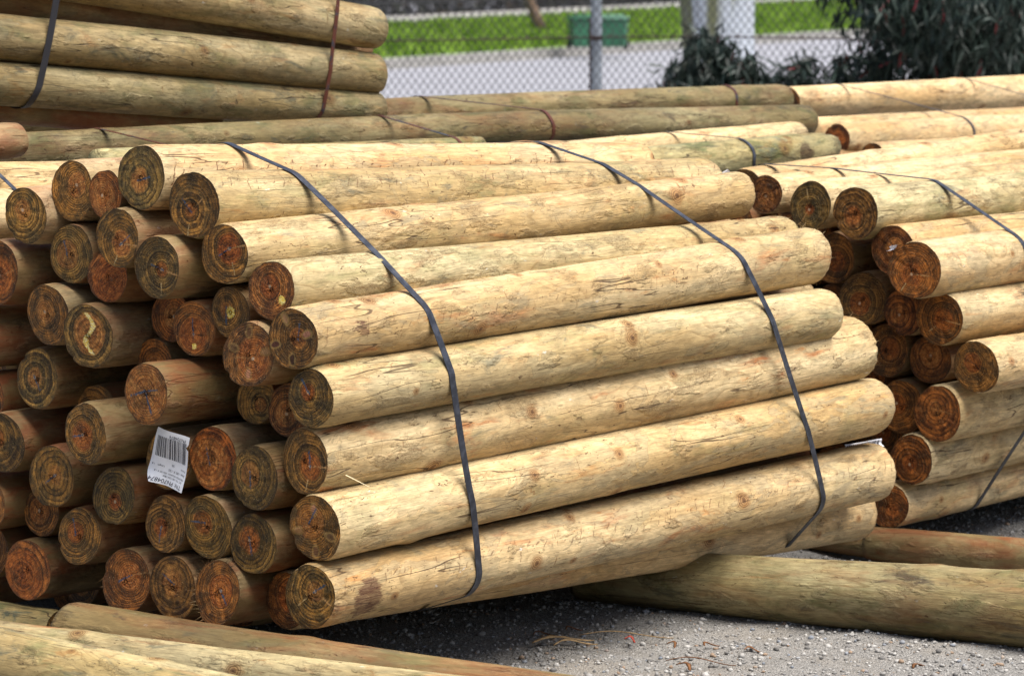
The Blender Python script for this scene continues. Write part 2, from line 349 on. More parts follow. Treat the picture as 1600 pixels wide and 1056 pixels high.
# ------------------------------------------------------------------ ground and backdrop
def sheet(name, pts, z, mat):
    o = mesh_obj(name, [(x, y, z) for x, y in pts], [tuple(range(len(pts)))], mat, smooth=False); o['kind'] = 'structure'; return o
def mat_ground():
    n = NT('crushed_rock'); P = n.tc()
    v = n.vor(P, 170, 'F1', 'Color'); vd = n.vor(P, 170); v2 = n.vor(P, 420, 'F1', 'Color'); vd2 = n.vor(P, 420)
    g = n.sep(v)[0]; g2 = n.sep(v2)[0]
    c = n.mix(g, (.14, .135, .125), (.34, .325, .305)); c = n.mix(n.math('MULTIPLY', g2, .6), c, (.40, .385, .36))
    c = n.mix(n.step(n.noise(P, 3.0, 4, .6), .45, .68, 0, .5), c, (.30, .26, .21))
    c = n.mix(n.step(n.noise(P, 45, 4, .7), .60, .70, 0, .5), c, (.12, .11, .10))
    n.bump(n.math('SUBTRACT', n.math('MULTIPLY', n.noise(P, 60, 4, .7), 1.5), n.math('ADD', vd, n.math('MULTIPLY', vd2, .5))), .008, .9)
    return n.out(c, .85, .2)
M_GROUND = mat_ground()
# yard: gently uneven near the piles, reaching the horizon
gx = np.concatenate([[-600, -60, -12, -4], np.arange(-2, 3.01, .05), [5, 12, 60, 600]]); gy = np.concatenate([[-200, -20, 0, 4], np.arange(5.6, 10.6, .05), [12, 16, 20, 24]])
def ghz(x, y):
    w = np.clip((np.minimum(x + 2, 3 - x)), 0, 1) * np.clip(np.minimum(y - 5.6, 10.5 - y), 0, 1)
    return w * (.006 * np.sin(x * 5.1 + 1.3 * y) + .005 * np.sin(y * 8.3 - x * 3) + .004 * np.sin(x * 17 + y * 11) + .003 * np.sin(y * 29 - x * 13))
V = [(x, y, float(ghz(x, y))) for y in gy for x in gx]; nxg = len(gx)
Fc = [(j*nxg+i, j*nxg+i+1, (j+1)*nxg+i+1, (j+1)*nxg+i) for j in range(len(gy)-1) for i in range(nxg-1)]
tag(mesh_obj('ground', V, Fc, M_GROUND), kind='structure')
n = NT('pale_asphalt'); P = n.tc()
c = n.mix(n.noise(P, .6, 4), (.26, .26, .285), (.33, .33, .355)); c = n.mul(c, n.lin(n.noise(P, 60, 3), .3, .7, .8, 1.15))
M_ROAD = n.out(c, .55, .4)
sheet('road', [(-600, 24), (600, 24), (600, 900), (-600, 900)], -.02, M_ROAD)
n = NT('lawn'); P = n.tc()
c = n.mix(n.step(n.noise(P, 1.2, 4, .6), .35, .65), (.10, .19, .02), (.17, .28, .035)); c = n.mul(c, n.lin(n.noise(P, 14, 4, .7), .3, .7, .6, 1.3)); c = n.mix(n.step(n.noise(P, .5, 4), .58, .7, 0, .55), c, (.22, .24, .06))
n.bump(n.noise(P, 40, 3), .05, .8)
M_LAWN = n.out(c, .9, .1)
g1 = at_h(600, 93, .1)[:2]; g2 = at_h(1300, 49, .1)[:2]; gd = (g2 - g1) / np.linalg.norm(g2 - g1)
g3 = at_h(600, 39, .1)[:2]; g4 = at_h(1300, 2, .1)[:2]; gd2 = (g4 - g3) / np.linalg.norm(g4 - g3)
q = [g1 - gd * 40, g1 + gd * 90, g3 + gd2 * 90, g3 - gd2 * 45]
sheet('grass_verge', [tuple(x) for x in q], .10, M_LAWN)
M_KERB = simple('kerb_concrete', (.36, .35, .33), .8, var=.3, scale=6)
def strip(name, a, b, w, z0, z1, mat):
    a = np.array(a); b = np.array(b); d = (b - a) / np.linalg.norm(b - a); s = np.array([-d[1], d[0]]) * w
    m = MB(); b0 = len(m.v)
    for z in (z0, z1):
        for pt in (a, b, b + s, a + s): m.v.append((pt[0], pt[1], z))
    m.f += [(3,2,1,0), (4,5,6,7), (0,1,5,4), (1,2,6,5), (2,3,7,6), (3,0,4,7)]
    o = m.build(name, mat); o['kind'] = 'structure'; return o
strip('kerb', g1 - gd * 40, g1 + gd * 90, -.15, -.03, .112, M_KERB)
strip('footpath', g3 - gd2 * 45, g3 + gd2 * 90, 2.6, -.03, .118, M_KERB)
# ---- grass blades on the verge (far away, blurred)
n = NT('grass_blades'); c = n.mix(n.n('ShaderNodeNewGeometry').outputs['Random Per Island'], (.08, .16, .015), (.20, .31, .04)); M_BLADE = n.out(c, .7, .1)
R = np.random.default_rng(3); NB = 26000
a_ = R.uniform(0, 45, NB); b_ = R.uniform(.02, 1, NB)
A0 = g1[None] + gd[None] * (a_[:, None] - 10); B0 = g3[None] + gd2[None] * (a_[:, None] - 10); pp = A0 * (1 - b_[:, None]) + B0 * b_[:, None]
hh = R.uniform(.05, .14, NB); an = R.uniform(0, 6.28, NB); ww = R.uniform(.02, .05, NB)
V = np.zeros((NB, 3, 3)); V[:, 0, 0] = pp[:, 0] - np.cos(an) * ww; V[:, 0, 1] = pp[:, 1] - np.sin(an) * ww; V[:, 1, 0] = pp[:, 0] + np.cos(an) * ww; V[:, 1, 1] = pp[:, 1] + np.sin(an) * ww
V[:, 2, 0] = pp[:, 0] + R.normal(0, .04, NB); V[:, 2, 1] = pp[:, 1] + R.normal(0, .04, NB); V[:, :2, 2] = .1; V[:, 2, 2] = .1 + hh
tag(mesh_obj('grass_tufts', V.reshape(-1, 3), np.arange(NB * 3).reshape(-1, 3).tolist(), M_BLADE, smooth=False), 'bright green mown grass growing on the verge across the road', 'grass', kind='stuff')

# ---- gravel stones
def stones(name, N, x0, x1, y0, y1, smin, smax, seed, mat):
    R = np.random.default_rng(seed); t = (1 + 5 ** .5) / 2
    ico = np.array([(-1,t,0),(1,t,0),(-1,-t,0),(1,-t,0),(0,-1,t),(0,1,t),(0,-1,-t),(0,1,-t),(t,0,-1),(t,0,1),(-t,0,-1),(-t,0,1)]) / 1.9
    fc = np.array([(0,11,5),(0,5,1),(0,1,7),(0,7,10),(0,10,11),(1,5,9),(5,11,4),(11,10,2),(10,7,6),(7,1,8),(3,9,4),(3,4,2),(3,2,6),(3,6,8),(3,8,9),(4,9,5),(2,4,11),(6,2,10),(8,6,7),(9,8,1)])
    x = R.uniform(x0, x1, N); y = R.uniform(y0, y1, N); s = smin + (smax - smin) * R.power(.28, N)
    V = ico[None] * R.uniform(.75, 1.2, (N, 12, 1)); V = V * R.uniform(.6, 1.2, (N, 1, 3)) * s[:, None, None]
    an = R.uniform(0, 6.28, N); ca, sa = np.cos(an)[:, None], np.sin(an)[:, None]
    X = V[..., 0] * ca - V[..., 1] * sa; Y = V[..., 0] * sa + V[..., 1] * ca
    V[..., 0] = X + x[:, None]; V[..., 1] = Y + y[:, None]; V[..., 2] = V[..., 2] * .75 + (ghz(x, y) + s * R.uniform(0.0, .45, N))[:, None]
    Fa = (fc[None] + np.arange(N)[:, None, None] * 12).reshape(-1, 3)
    me = bpy.data.meshes.new(name); me.vertices.add(N * 12); me.vertices.foreach_set('co', V.reshape(-1)); me.loops.add(len(Fa) * 3); me.loops.foreach_set('vertex_index', Fa.reshape(-1))
    me.polygons.add(len(Fa)); me.polygons.foreach_set('loop_start', np.arange(len(Fa)) * 3); me.update(calc_edges=True); me.materials.append(mat)
    o = bpy.data.objects.new(name, me); C.objects.link(o); return o
n = NT('stone_chips'); r_ = n.n('ShaderNodeNewGeometry').outputs['Random Per Island']; P = n.tc()
c = n.mix(r_, (.11, .105, .10), (.44, .425, .40)); c = n.mix(n.step(n.math('FRACT', n.math('MULTIPLY', r_, 17.3)), .93, .95), c, (.28, .20, .14)); c = n.mix(n.step(n.math('FRACT', n.math('MULTIPLY', r_, 29.7)), .94, .96, 0, .6), c, (.22, .25, .30))
c = n.mul(c, n.lin(n.noise(P, 300, 3), .3, .7, .75, 1.15))
M_STONE = n.out(c, .8, .25)
tag(stones('gravel', 30000, -.7, 1.9, 6.7, 9.6, .0018, .0075, 1, M_STONE), 'loose grey crushed stone lying over the yard', 'gravel', kind='stuff')
tag(stones('coarse_gravel', 500, -.7, 1.9, 6.7, 9.6,   .005, .012, 2, M_STONE), 'larger grey stone chips scattered among the fine gravel', 'gravel', kind='stuff')

# ---- things on the far side of the fence
M_GALV = simple('galvanised_steel', (.42, .47, .54), .5, .4, .1, .2, 8)
M_WIRE = simple('weathered_wire', (.06, .06, .065), .55, .4, .3, .3, 30)
M_DARKW = simple('rusty_barbed_wire', (.055, .035, .035), .7, .2, 0, .4, 30)
FY = 20.0
fence = empty('chain_link_fence', (0, FY, 0), 'chain link fence of grey wire diamonds behind the log piles', 'fence')
m = MB(); PW, PH = .0455, .0625; slope = PH / PW; x0, x1, z0, z1 = -4.0, 5.0, .05, 2.0; wr = .0022
k = 0; X = x0 - (z1 - z0) / slope
while X < x1:
    for sg in (1, -1):
        a = [X, z0]; b = [X + (z1 - z0) / slope, z1]
        if a[0] < x0: a[1] += (x0 - a[0]) * slope; a[0] = x0
        if b[0] > x1: b[1] -= (b[0] - x1) * slope; b[0] = x1
        if sg < 0: a[0] = x0 + x1 - a[0]; b[0] = x0 + x1 - b[0]
        if a[1] < b[1]: m.tube([(a[0], sg * .0017, a[1]), (b[0], sg * .0017, b[1])], wr, 4, False)
    X += PW
m.build('wire_mesh', M_WIRE, fence)
pxp = at_y(932, 60, FY)[0]
for i in (-1, 0, 1):
    m = MB(); m.tube([(pxp + i * 3.1, .045, 0), (pxp + i * 3.1, .045, 2.1)], .033, 14); m.build('fence_post', M_GALV, fence, smooth=False)
zt = at_y(932, 60, FY)[2]
m = MB(); m.tube([(pxp, .045, zt - .012), (pxp, .045, zt + .012)], .0365, 12); m.tube([(pxp - .035, -.02, 0.5), (pxp - .038, -.02, 1.1)], .006, 6); m.build('wire_tie', M_DARKW, fence)
m = MB(); pts = [(x, -.01, zt + .012 * math.sin(x * 1.7) - .004) for x in np.arange(x0, x1, .1)]; m.tube(pts, .0045, 5)
for x in np.arange(x0, x1, .12):
    z = zt + .012 * math.sin(x * 1.7); m.tube([(x - .012, -.022, z - .012), (x + .012, .0, z + .015)], .0025, 4); m.tube([(x - .01, -.0, z + .016), (x + .012, -.022, z - .012)], .0025, 4)
m.build('barbed_wire', M_DARKW, fence)

# green bins
M_BIN = simple('green_plastic', (.04, .17, .09), .45, .4, 0, .25, 5)
M_BINL = simple('faded_green_plastic', (.17, .34, .24), .5, .4, 0, .3, 4); M_TYRE = simple('black_rubber', (.02, .02, .02), .8)
def wheelie(u, lab, lidm, ry):
    P = at_h(u, 78, .1); e = empty('wheelie_bin', (P[0], P[1], .1), lab, 'bin', 'green bins on the verge'); e.rotation_euler.z = ry
    m = MB(); w, d, h = .21, .20, .42
    m.v = [(-w*.86,-d*.8,.04),(w*.86,-d*.8,.04),(w*.86,d*.8,.04),(-w*.86,d*.8,.04),(-w,-d,h),(w,-d,h),(w,d,h),(-w,d,h)]
    m.f = [(3,2,1,0),(4,5,6,7),(0,1,5,4),(1,2,6,5),(2,3,7,6),(3,0,4,7)]; m.build('bin_body', M_BIN, e, bevel=.012)
    m = MB(); m.box(-w-.015, w+.015, -d-.03, d+.03, h+.002, h+.03); m.box(-w*.8, w*.8, -d*.8, d*.8, h+.03, h+.06); m.build('lid', lidm, e, bevel=.012)
    m = MB(); m.tube([(-w*.7, d+.06, h), (w*.7, d+.06, h)], .014, 8); m.tube([(-w*.7, d, h), (-w*.7, d+.06, h)], .012, 6); m.tube([(w*.7, d, h), (w*.7, d+.06, h)], .012, 6); m.build('handle', M_BIN, e)
    for sx in (-1, 1):
        m = MB(); m.tube([(sx*w*.9-.02, d*.9, .07), (sx*w*.9+.02, d*.9, .07)], .07, 16); m.build('wheel', M_TYRE, e)
wheelie(914, 'left green bin on the grass, half behind the fence post', M_BIN, .2); wheelie(957, 'right green bin on the grass with a paler lid, clear of the fence post', M_BINL, -.1)

# tree trunks behind the fence
def mat_bark(name, a, b, c3):
    n = NT(name); P = n.tc(); f = n.noise(n.vmath('MULTIPLY', P, (3.2, 3.2, .35)), 1, 4, .6, .5)
    c = n.mix(n.step(f, .46, .56), a, b); c = n.mix(n.step(n.noise(n.vmath('MULTIPLY', P, (14, 14, 2)), 1, 4), .55, .68, 0, .6), c, c3)
    n.bump(n.noise(n.vmath('MULTIPLY', P, (12, 12, 2)), 1, 4), .03, .7); return n.out(c, .8, .2)
M_PALE = mat_bark('pale_gum_bark', (.17, .18, .10), (.46, .50, .56), (.36, .37, .38)); M_BROWN = mat_bark('brown_bark', (.13, .085, .06), (.18, .12, .09), (.08, .05, .04))
M_LEAF_D = None
def leafmat(name, a, b, c3, frac):
    n = NT(name); r = n.n('ShaderNodeNewGeometry').outputs['Random Per Island']
    c = n.mix(r, a, b); c = n.mix(n.step(n.math('FRACT', n.math('MULTIPLY', r, 37.7)), 1 - frac, 1 - frac + .002), c, c3)
    n.b.inputs['Transmission Weight'].default_value = 0; return n.out(c, .5, .35)
M_GUM = leafmat('gum_leaves', (.005, .011, .008), (.026, .044, .035), (.16, .02, .025), .02)
M_GUM2 = leafmat('olive_leaves', (.03, .05, .015), (.10, .13, .04), (.16, .10, .04), .08)
def leaves(name, centers, n_each, spread, length, width, mat, parent, seed, droop=1.0):
    R = np.random.default_rng(seed); cs = np.repeat(np.array(centers), n_each, 0); N = len(cs)
    sp = np.array(spread); p = cs + R.normal(0, 1, (N, 3)) * sp
    d = R.normal(0, .45, (N, 3)); d[:, 2] -= droop; d /= np.linalg.norm(d, axis=1)[:, None]
    s = np.cross(d, R.normal(0, 1, (N, 3))); s /= np.linalg.norm(s, axis=1)[:, None]
    L = length * R.uniform(.6, 1.25, (N, 1)); Wd = width * R.uniform(.7, 1.3, (N, 1)); bend = np.cross(d, s) * L * R.uniform(-.2, .2, (N, 1))
    V = np.stack([p, p + d * L * .35 + s * Wd * .5 + bend * .6, p + d * L * .35 - s * Wd * .5 + bend * .6, p + d * L * .7 + s * Wd * .38 + bend * .6, p + d * L * .7 - s * Wd * .38 + bend * .6, p + d * L], 1)
    b = np.arange(N)[:, None] * 6; F3 = []
    for i in range(N):
        k = i * 6; F3 += [(k, k+1, k+2), (k+1, k+3, k+4, k+2), (k+3, k+5, k+4)]
    return mesh_obj(name, V.reshape(-1, 3), F3, mat, parent, smooth=False)
def trunk(name, base, top, r0, r1, mat, parent, n=24, seed=1):
    R = np.random.default_rng(seed); m = MB(); pts = []; rs = []
    for i in range(n + 1):
        t = i / n; p = np.array(base) * (1 - t) + np.array(top) * t + np.array([math.sin(t * 7 + seed), math.cos(t * 5 + seed), 0]) * r0 * .12; pts.append(p); rs.append((r0 * (1 - t) + r1 * t) * (1 + .06 * math.sin(t * 23 + seed)) * (1.35 - .35 * min(1, t * 8)))
    m.tube(pts, rs, 20); return m.build(name, mat, parent, smooth=True)
def clump(cx, cy, cz, n, sx, sy, sz, seed):
    R = np.random.default_rng(seed); return [(cx + R.normal(0, sx), cy + R.normal(0, sy), cz + R.normal(0, sz)) for _ in range(n)]
bx = at_y(1120, 40, 26)
e = empty('gum_tree', (bx[0], 26, 0), 'broad pale grey gum tree trunk just behind the fence', 'tree')
trunk('trunk', (0, 0, 0), (.05, .1, 5.5), .29, .20, M_PALE, e, 30, 2)
m = MB()
for k in range(7):
    an = k * .9; m.tube([(0, 0, 3.6 + k * .25), (math.cos(an) * .9, math.sin(an) * .9, 4.6 + k * .2), (math.cos(an) * 1.7, math.sin(an) * 1.7, 5.2 + k * .2)], [.09, .06, .02], 8)
m.build('branch', M_PALE, e, smooth=True)
leaves('crown', clump(0, 0, 5.4, 60, 1.1, 1.1, .6, 5), 45, (.25, .25, .2), .16, .03, M_GUM2, e, 11)
bp = at_h(843, 50, .1)
e = empty('young_tree', (bp[0], bp[1], .1), 'thin leaning brown trunk on the grass left of the bins', 'tree')
trunk('trunk', (0.05, 0, 0), (-1.3, .3, 3.4), .085, .05, M_BROWN, e, 12, 4)
leaves('crown', clump(-1.4, .3, 4.0, 40, .7, .7, .5, 8), 40, (.2, .2, .2), .15, .05, M_GUM2, e, 12, .2)

# drooping eucalyptus foliage and shrubs on the near side of the fence
SY = 17.6
def P3(u, v, y=SY): return at_y(u, v, y)
e0 = P3(1580, 200); e = empty('eucalyptus', (e0[0] + .9, SY + .5, 0), 'large dark eucalyptus with long drooping leaves, filling the upper right corner', 'tree')
org = np.array([e0[0] + .9, SY + .5, 0])
trunk('trunk', (0, 0, 0), (.1, 0, 3.6), .13, .08, M_BROWN, e, 14, 6)
m = MB(); R = np.random.default_rng(9); cs = []
for u, v, dn in [(1330,-60,1),(1370,-30,1),(1400,-10,1),(1440,0,1),(1480,10,1),(1520,0,1),(1570,0,1),(1620,0,1),(1430,50,1),(1500,60,1),(1560,60,1),(1610,60,1),(1460,90,1),(1540,95,1),(1600,95,1),(1390,35,0)]:
    p = P3(u, v, SY + R.uniform(-.25, .35)) - org; cs.append(p)
    m.tube([(0, 0, 1.2 + R.uniform(0, 1.2)), tuple(p * .6 + np.array([0, 0, .35])), tuple(p + np.array([0, 0, .05]))], [.03, .014, .005], 6)
m.build('branch', M_BROWN, e)
vis = []
for p in cs:
    for k in range(14): vis.append(tuple(p + R.normal(0, 1, 3) * np.array([.085, .2, .07])))
for k in range(130): vis.append(tuple(P3(R.uniform(1430, 1690), R.uniform(-30, 120), SY + R.uniform(0, .6)) - org))
l1 = leaves('foliage', vis + clump(-.2, 0, 1.9, 60, .5, .5, .4, 4) + clump(0.2, 0, .8, 40, .45, .3, .3, 14), 40, (.045, .06, .05), .105, .015, M_GUM, e, 21)
def shrub(lab, us, seed, nn, v0s):
    R = np.random.default_rng(seed); p0 = P3((us[0] + us[1]) / 2, 130); e = empty('shrub', (p0[0], SY, 0), lab, 'shrub', 'dark shrubs in front of the chain link fence'); org = np.array([p0[0], SY, 0]); cs = []; m = MB()
    for k in range(nn):
        u = R.uniform(*us); top = np.interp(u, *v0s); v = top + 12 + (R.uniform(0, 1) ** .8) * 150; p = P3(u, v, SY + R.uniform(-.12, .15)) - org; cs.append(tuple(p))
        if k % 20 == 0: m.tube([(p[0] * .2, p[1] * .3, 0), tuple(p * np.array([.7, .7, .6])), tuple(p)], [.012, .007, .003], 5)
    m.build('stem', M_BROWN, e); leaves('foliage', cs, 14, (.025, .04, .03), .095, .014, M_GUM, e, seed + 50, .7)
shrub('dark shrub of narrow leaves in front of the pale gum trunk', (1040, 1195), 31, 420, ([1040, 1080, 1120, 1160, 1190], [110, 45, 35, 75, 90]))
shrub('low dark shrub right of the pale gum trunk', (1210, 1400), 32, 380, ([1205, 1250, 1290, 1330, 1400], [110, 78, 92, 68, 60]))

# dark railing and hedge beyond the footpath
g5 = g3 + np.array([-gd2[1], gd2[0]]) * 2.9
rl = empty('picket_fence', (g5[0], g5[1], .1), 'distant dark metal picket fence along the far side of the grass', 'fence'); M_BLK = simple('black_paint', (.03, .03, .035), .5)
m = MB(); rot = Matrix.Rotation(math.atan2(gd2[1], gd2[0]), 4, 'Z')
for k in range(-150, 300): m.box(k * .15 - .015, k * .15 + .015, -.015, .015, 0, 1.8, rot)
m.build('pickets', M_BLK, rl)
m = MB(); m.box(-22, 45, -.024, -.018, .25, .31, rot); m.box(-22, 45, -.024, -.018, 1.55, 1.61, rot); m.build('rail', M_BLK, rl)
hc = []; R = np.random.default_rng(77)
for k in range(900):
    a = R.uniform(-25, 60); p = g5 + gd2 * a + np.array([-gd2[1], gd2[0]]) * R.uniform(.8, 2.6); hc.append((p[0], p[1], R.uniform(.1, 3.2)))
tag(leaves('hedge', hc, 40, (.35, .35, .3), .28, .12, leafmat('hedge_leaves', (.02, .03, .012), (.07, .08, .03), (.16, .10, .04), .2), None, 6, .2), 'dark leafy hedge behind the distant picket fence', 'hedge', kind='stuff')

# ------------------------------------------------------------------ the poles
TAU = 2 * math.pi
def pole(P0, P1, r0, r1, label, group, cut=True, fine=True, green=.2, dark=0., ticks=0., red=.2, shade=0., heart=.38, tone=.2, mark=1., ma=None, yellow=0., crack=None,
         stain=None, bow=.004, fray=0, name='timber_pole', fray_far=0, cut_props=None, seed=None, tilt=.045, fknots=0, dab=None):
    P0 = np.array(P0, float); P1 = np.array(P1, float); L = float(np.linalg.norm(P1 - P0)); d = (P1 - P0) / L
    sd_ = rnd.randrange(1 << 30) if seed is None else seed; R = np.random.default_rng(sd_); seedv = float(R.uniform(0, 40))
    y = np.cross([0, 0, 1.], d); y /= np.linalg.norm(y); z = np.cross(d, y)
    M = Matrix(((d[0], y[0], z[0], P0[0]), (d[1], y[1], z[1], P0[1]), (d[2], y[2], z[2], P0[2]), (0, 0, 0, 1)))
    e = bpy.data.objects.new(name, None); C.objects.link(e); e.matrix_world = M; e.empty_display_size = .05
    tag(e, label, 'log', group)
    na = 72 if fine else 48; dx = .011 if fine else .03; nx = max(8, int(L / dx))
    xs = np.linspace(0, L, nx + 1); th = np.arange(na) / na * TAU
    X, T = np.meshgrid(xs, th, indexing='ij')
    r = r0 + (r1 - r0) * X / L
    ph = R.uniform(0, TAU, 24); w = np.ones_like(X)
    w += .022 * np.sin(2 * T + ph[0] + .9 * X) + .014 * np.sin(3 * T + ph[1] - 1.3 * X) + .006 * np.sin(5 * T + ph[2] + 3 * X)
    w += .0045 * np.sin(9 * T + ph[3] + 1.2 * np.sin(4 * X + ph[4])) + .009 * np.sin(X * 7 + ph[5]) * np.cos(T + ph[6]) + .007 * np.sin(X * 13 + ph[7] + T) + .002 * np.sin(X * 31 + ph[8] - 2 * T) + .0012 * np.sin(X * 57 + ph[9] + 3 * T)
    if fine: w += R.normal(0, .0016, X.shape)
    # knots
    nk = int(L * (7 if fine else 4)); kx = R.uniform(.04, L, nk); kt = R.uniform(-math.pi, math.pi, nk); ks = R.uniform(.006, .014, nk) * (.75 + .5 * R.random(nk))
    Tw = T % TAU - math.pi
    rm = (r0 + r1) / 2
    best = np.full(X.shape, 1e9); KN = np.zeros(X.shape + (3,)); KN[..., 0] = 1.; KN[..., 2] = .01
    for a_, b_, c_ in zip(kx, kt, ks):
        du = X - a_; dv = ((Tw - b_ + math.pi) % TAU - math.pi) * rm; D = np.hypot(du, dv)
        k = D < best; best[k] = D[k]; KN[k, 0] = du[k]; KN[k, 1] = dv[k]; KN[k, 2] = c_
        w += (.055 * np.exp(-(D / (c_ * 2.6)) ** 2)) * (c_ / .012)
    rr = r * w
    # rounded arris at the ends
    edge = np.minimum(X, L - X); rr = rr - .0022 * np.exp(-(edge / .004))
    bd = R.uniform(0, TAU); cy = bow * np.cos(bd) * np.sin(math.pi * X / L); cz = bow * np.sin(bd) * np.sin(math.pi * X / L)
    chip = np.zeros(na)
    for _ in range(R.integers(1, 4) if fine or cut else 0):
        ca = R.uniform(0, TAU); dw = (th - ca + math.pi) % TAU - math.pi; chip += np.exp(-(dw / R.uniform(.06, .2)) ** 2) * R.uniform(.3, 1)
    rr[0] -= .0032 * chip; rr[1] -= .0018 * chip
    Yc = np.cos(T) * rr + cy; Zc = np.sin(T) * rr + cz
    # saw cut slightly out of square, ragged edge
    ta, tb = R.normal(0, tilt, 2); sk0 = (Yc[0] * ta + Zc[0] * tb); ta2, tb2 = R.normal(0, tilt, 2); sk1 = Yc[-1] * ta2 + Zc[-1] * tb2
    Xc = X.copy(); rag = .0012 if fine else 0
    f0 = np.clip(1 - X / .15, 0, 1); f1 = np.clip(1 - (L - X) / .15, 0, 1)
    Xc[0] += .0035 * chip + R.normal(0, .0004, na)
    Xc += f0 * sk0[None] + f1 * sk1[None]; Xc[-1] += R.normal(0, rag * (1.3 if fray_far else .7), na)
    V = np.stack([Xc, Yc, Zc], -1).reshape(-1, 3)
    nv = (nx + 1) * na
    I, J = np.meshgrid(np.arange(nx), np.arange(na), indexing='ij'); J1 = (J + 1) % na
    Q = np.stack([I*na+J, (I+1)*na+J, (I+1)*na+J1, I*na+J1], -1).reshape(-1, 4)[:, ::-1]
    extra = []; XV = []
    ce = [V[-na:].mean(0)] if True else []
    XV.append(V[-na:].mean(0)); ci = nv
    tri = [(nv - na + j, nv - na + (j + 1) % na, ci) for j in range(na)]
    tri = [(a, b, c) for a, b, c in tri]
    if not cut:
        XV.append(V[:na].mean(0)); tri += [(j, ci + 1, (j + 1) % na)[::1] for j in range(na)]
    # loose fibres
    def fibres(k, x_lo, x_hi, ln):
        for _ in range(k):
            x = R.uniform(x_lo, x_hi); t = R.uniform(0, TAU); i = int(np.clip(x / L * nx, 0, nx)); j = int(t / TAU * na) % na
            p = V[i * na + j]; o = np.array([0, math.cos(t), math.sin(t)]); l = ln * R.uniform(.4, 1.3)
            q = p + np.array([R.uniform(-1, 1), 0, 0]) * l * .8 + o * l * R.uniform(.15, .6) + R.normal(0, l * .2, 3)
            b = nv + len(XV); s = np.array([.0, -math.sin(t), math.cos(t)]) * .0006
            XV.extend([p - s, p + s, q]); tri.append((b, b + 1, b + 2))
    if fine: fibres(int(26 * L), 0, L, .011)
    if fray: fibres(fray, 0, .03, .022)
    if fray_far: fibres(fray_far, L - .02, L, .028)
    allV = np.concatenate([V, np.array(XV)]); nq = len(Q); ntr = len(tri)
    me = bpy.data.meshes.new('shaft'); me.vertices.add(len(allV)); me.vertices.foreach_set('co', allV.reshape(-1))
    li = np.concatenate([Q.reshape(-1), np.array(tri).reshape(-1)]); me.loops.add(len(li)); me.loops.foreach_set('vertex_index', li)
    me.polygons.add(nq + ntr); me.polygons.foreach_set('loop_start', np.concatenate([np.arange(nq) * 4, nq * 4 + np.arange(ntr) * 3])); me.update(calc_edges=True)
    me.materials.append(M_SHAFT); me.shade_smooth()
    at = me.attributes.new('kn', 'FLOAT_VECTOR', 'POINT'); kv = np.zeros((len(allV), 3)); kv[:nv] = KN.reshape(-1, 3); kv[nv:] = (1, 0, .01); at.data.foreach_set('vector', kv.reshape(-1))
    uvl = me.uv_layers.new(name='UVMap'); UU = np.zeros((len(allV), 2)); UU[:nv, 0] = X.reshape(-1); UU[:nv, 1] = (Tw * rm).reshape(-1); uvv = UU[li]
    # fix the seam
    qv = uvv[:nq * 4].reshape(-1, 4, 2); mx = qv[..., 1].max(1, keepdims=True); qv[..., 1] = np.where(mx - qv[..., 1] > rm * 3, qv[..., 1] + TAU * rm, qv[..., 1]); uvl.data.foreach_set('uv', uvv.reshape(-1))
    o = bpy.data.objects.new('shaft', me); C.objects.link(o); o.parent = e
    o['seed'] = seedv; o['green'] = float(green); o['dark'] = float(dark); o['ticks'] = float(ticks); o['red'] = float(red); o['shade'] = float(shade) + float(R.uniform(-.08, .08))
    if stain and -5 < stain[0] < 0: stain = (L + stain[0],) + tuple(stain[1:])
    o['stain'] = list(stain) if stain else [-9., 0., .01]
    if cut:
        nr = 14; rim = V[:na]; c0 = rim.mean(0); fr = (np.arange(nr) + 1) / nr
        FV = c0 + (rim[None] - c0) * fr[:, None, None]
        FV[:-1, :, 0] += R.normal(0, .0006, (nr - 1, na)) ; FV = FV.reshape(-1, 3)
        FV = np.concatenate([FV, c0[None]]); m_ = []
        for i in range(nr - 1):
            for j in range(na): m_.append((i*na+j, i*na+(j+1) % na, (i+1)*na+(j+1) % na, (i+1)*na+j)[::-1])
        for j in range(na): m_.append((len(FV)-1, j, (j+1) % na)[::-1])
        fo = mesh_obj('cut_end', FV, m_, M_CUT, e)
        a2 = fo.data.attributes.new('rimd', 'FLOAT', 'POINT'); vals = np.concatenate([np.repeat(fr, na), [0]]); a2.data.foreach_set('value', vals)
        fo['seed'] = seedv; fo['rad'] = float(r0); fo['heart'] = float(heart); fo['tone'] = float(tone); fo['mark'] = float(mark)
        fo['mark_angle'] = float(ma if ma is not None else R.uniform(-math.pi, math.pi)); fo['yellow'] = float(yellow); fo['crack'] = float(R.choice([0, 0, .45])) if crack is None else float(crack); fo['fknots'] = float(fknots); fo['dab'] = list(dab) if dab else [9., 9., .001]; fo['shade'] = float(R.uniform(-.15, .2))
    e['label'] = label
    INFO[e.name] = dict(P0=P0, d=d, L=L, r0=r0, r1=r1, y=y, z=z, bow=bow, bd=bd)
    return e
INFO = {}
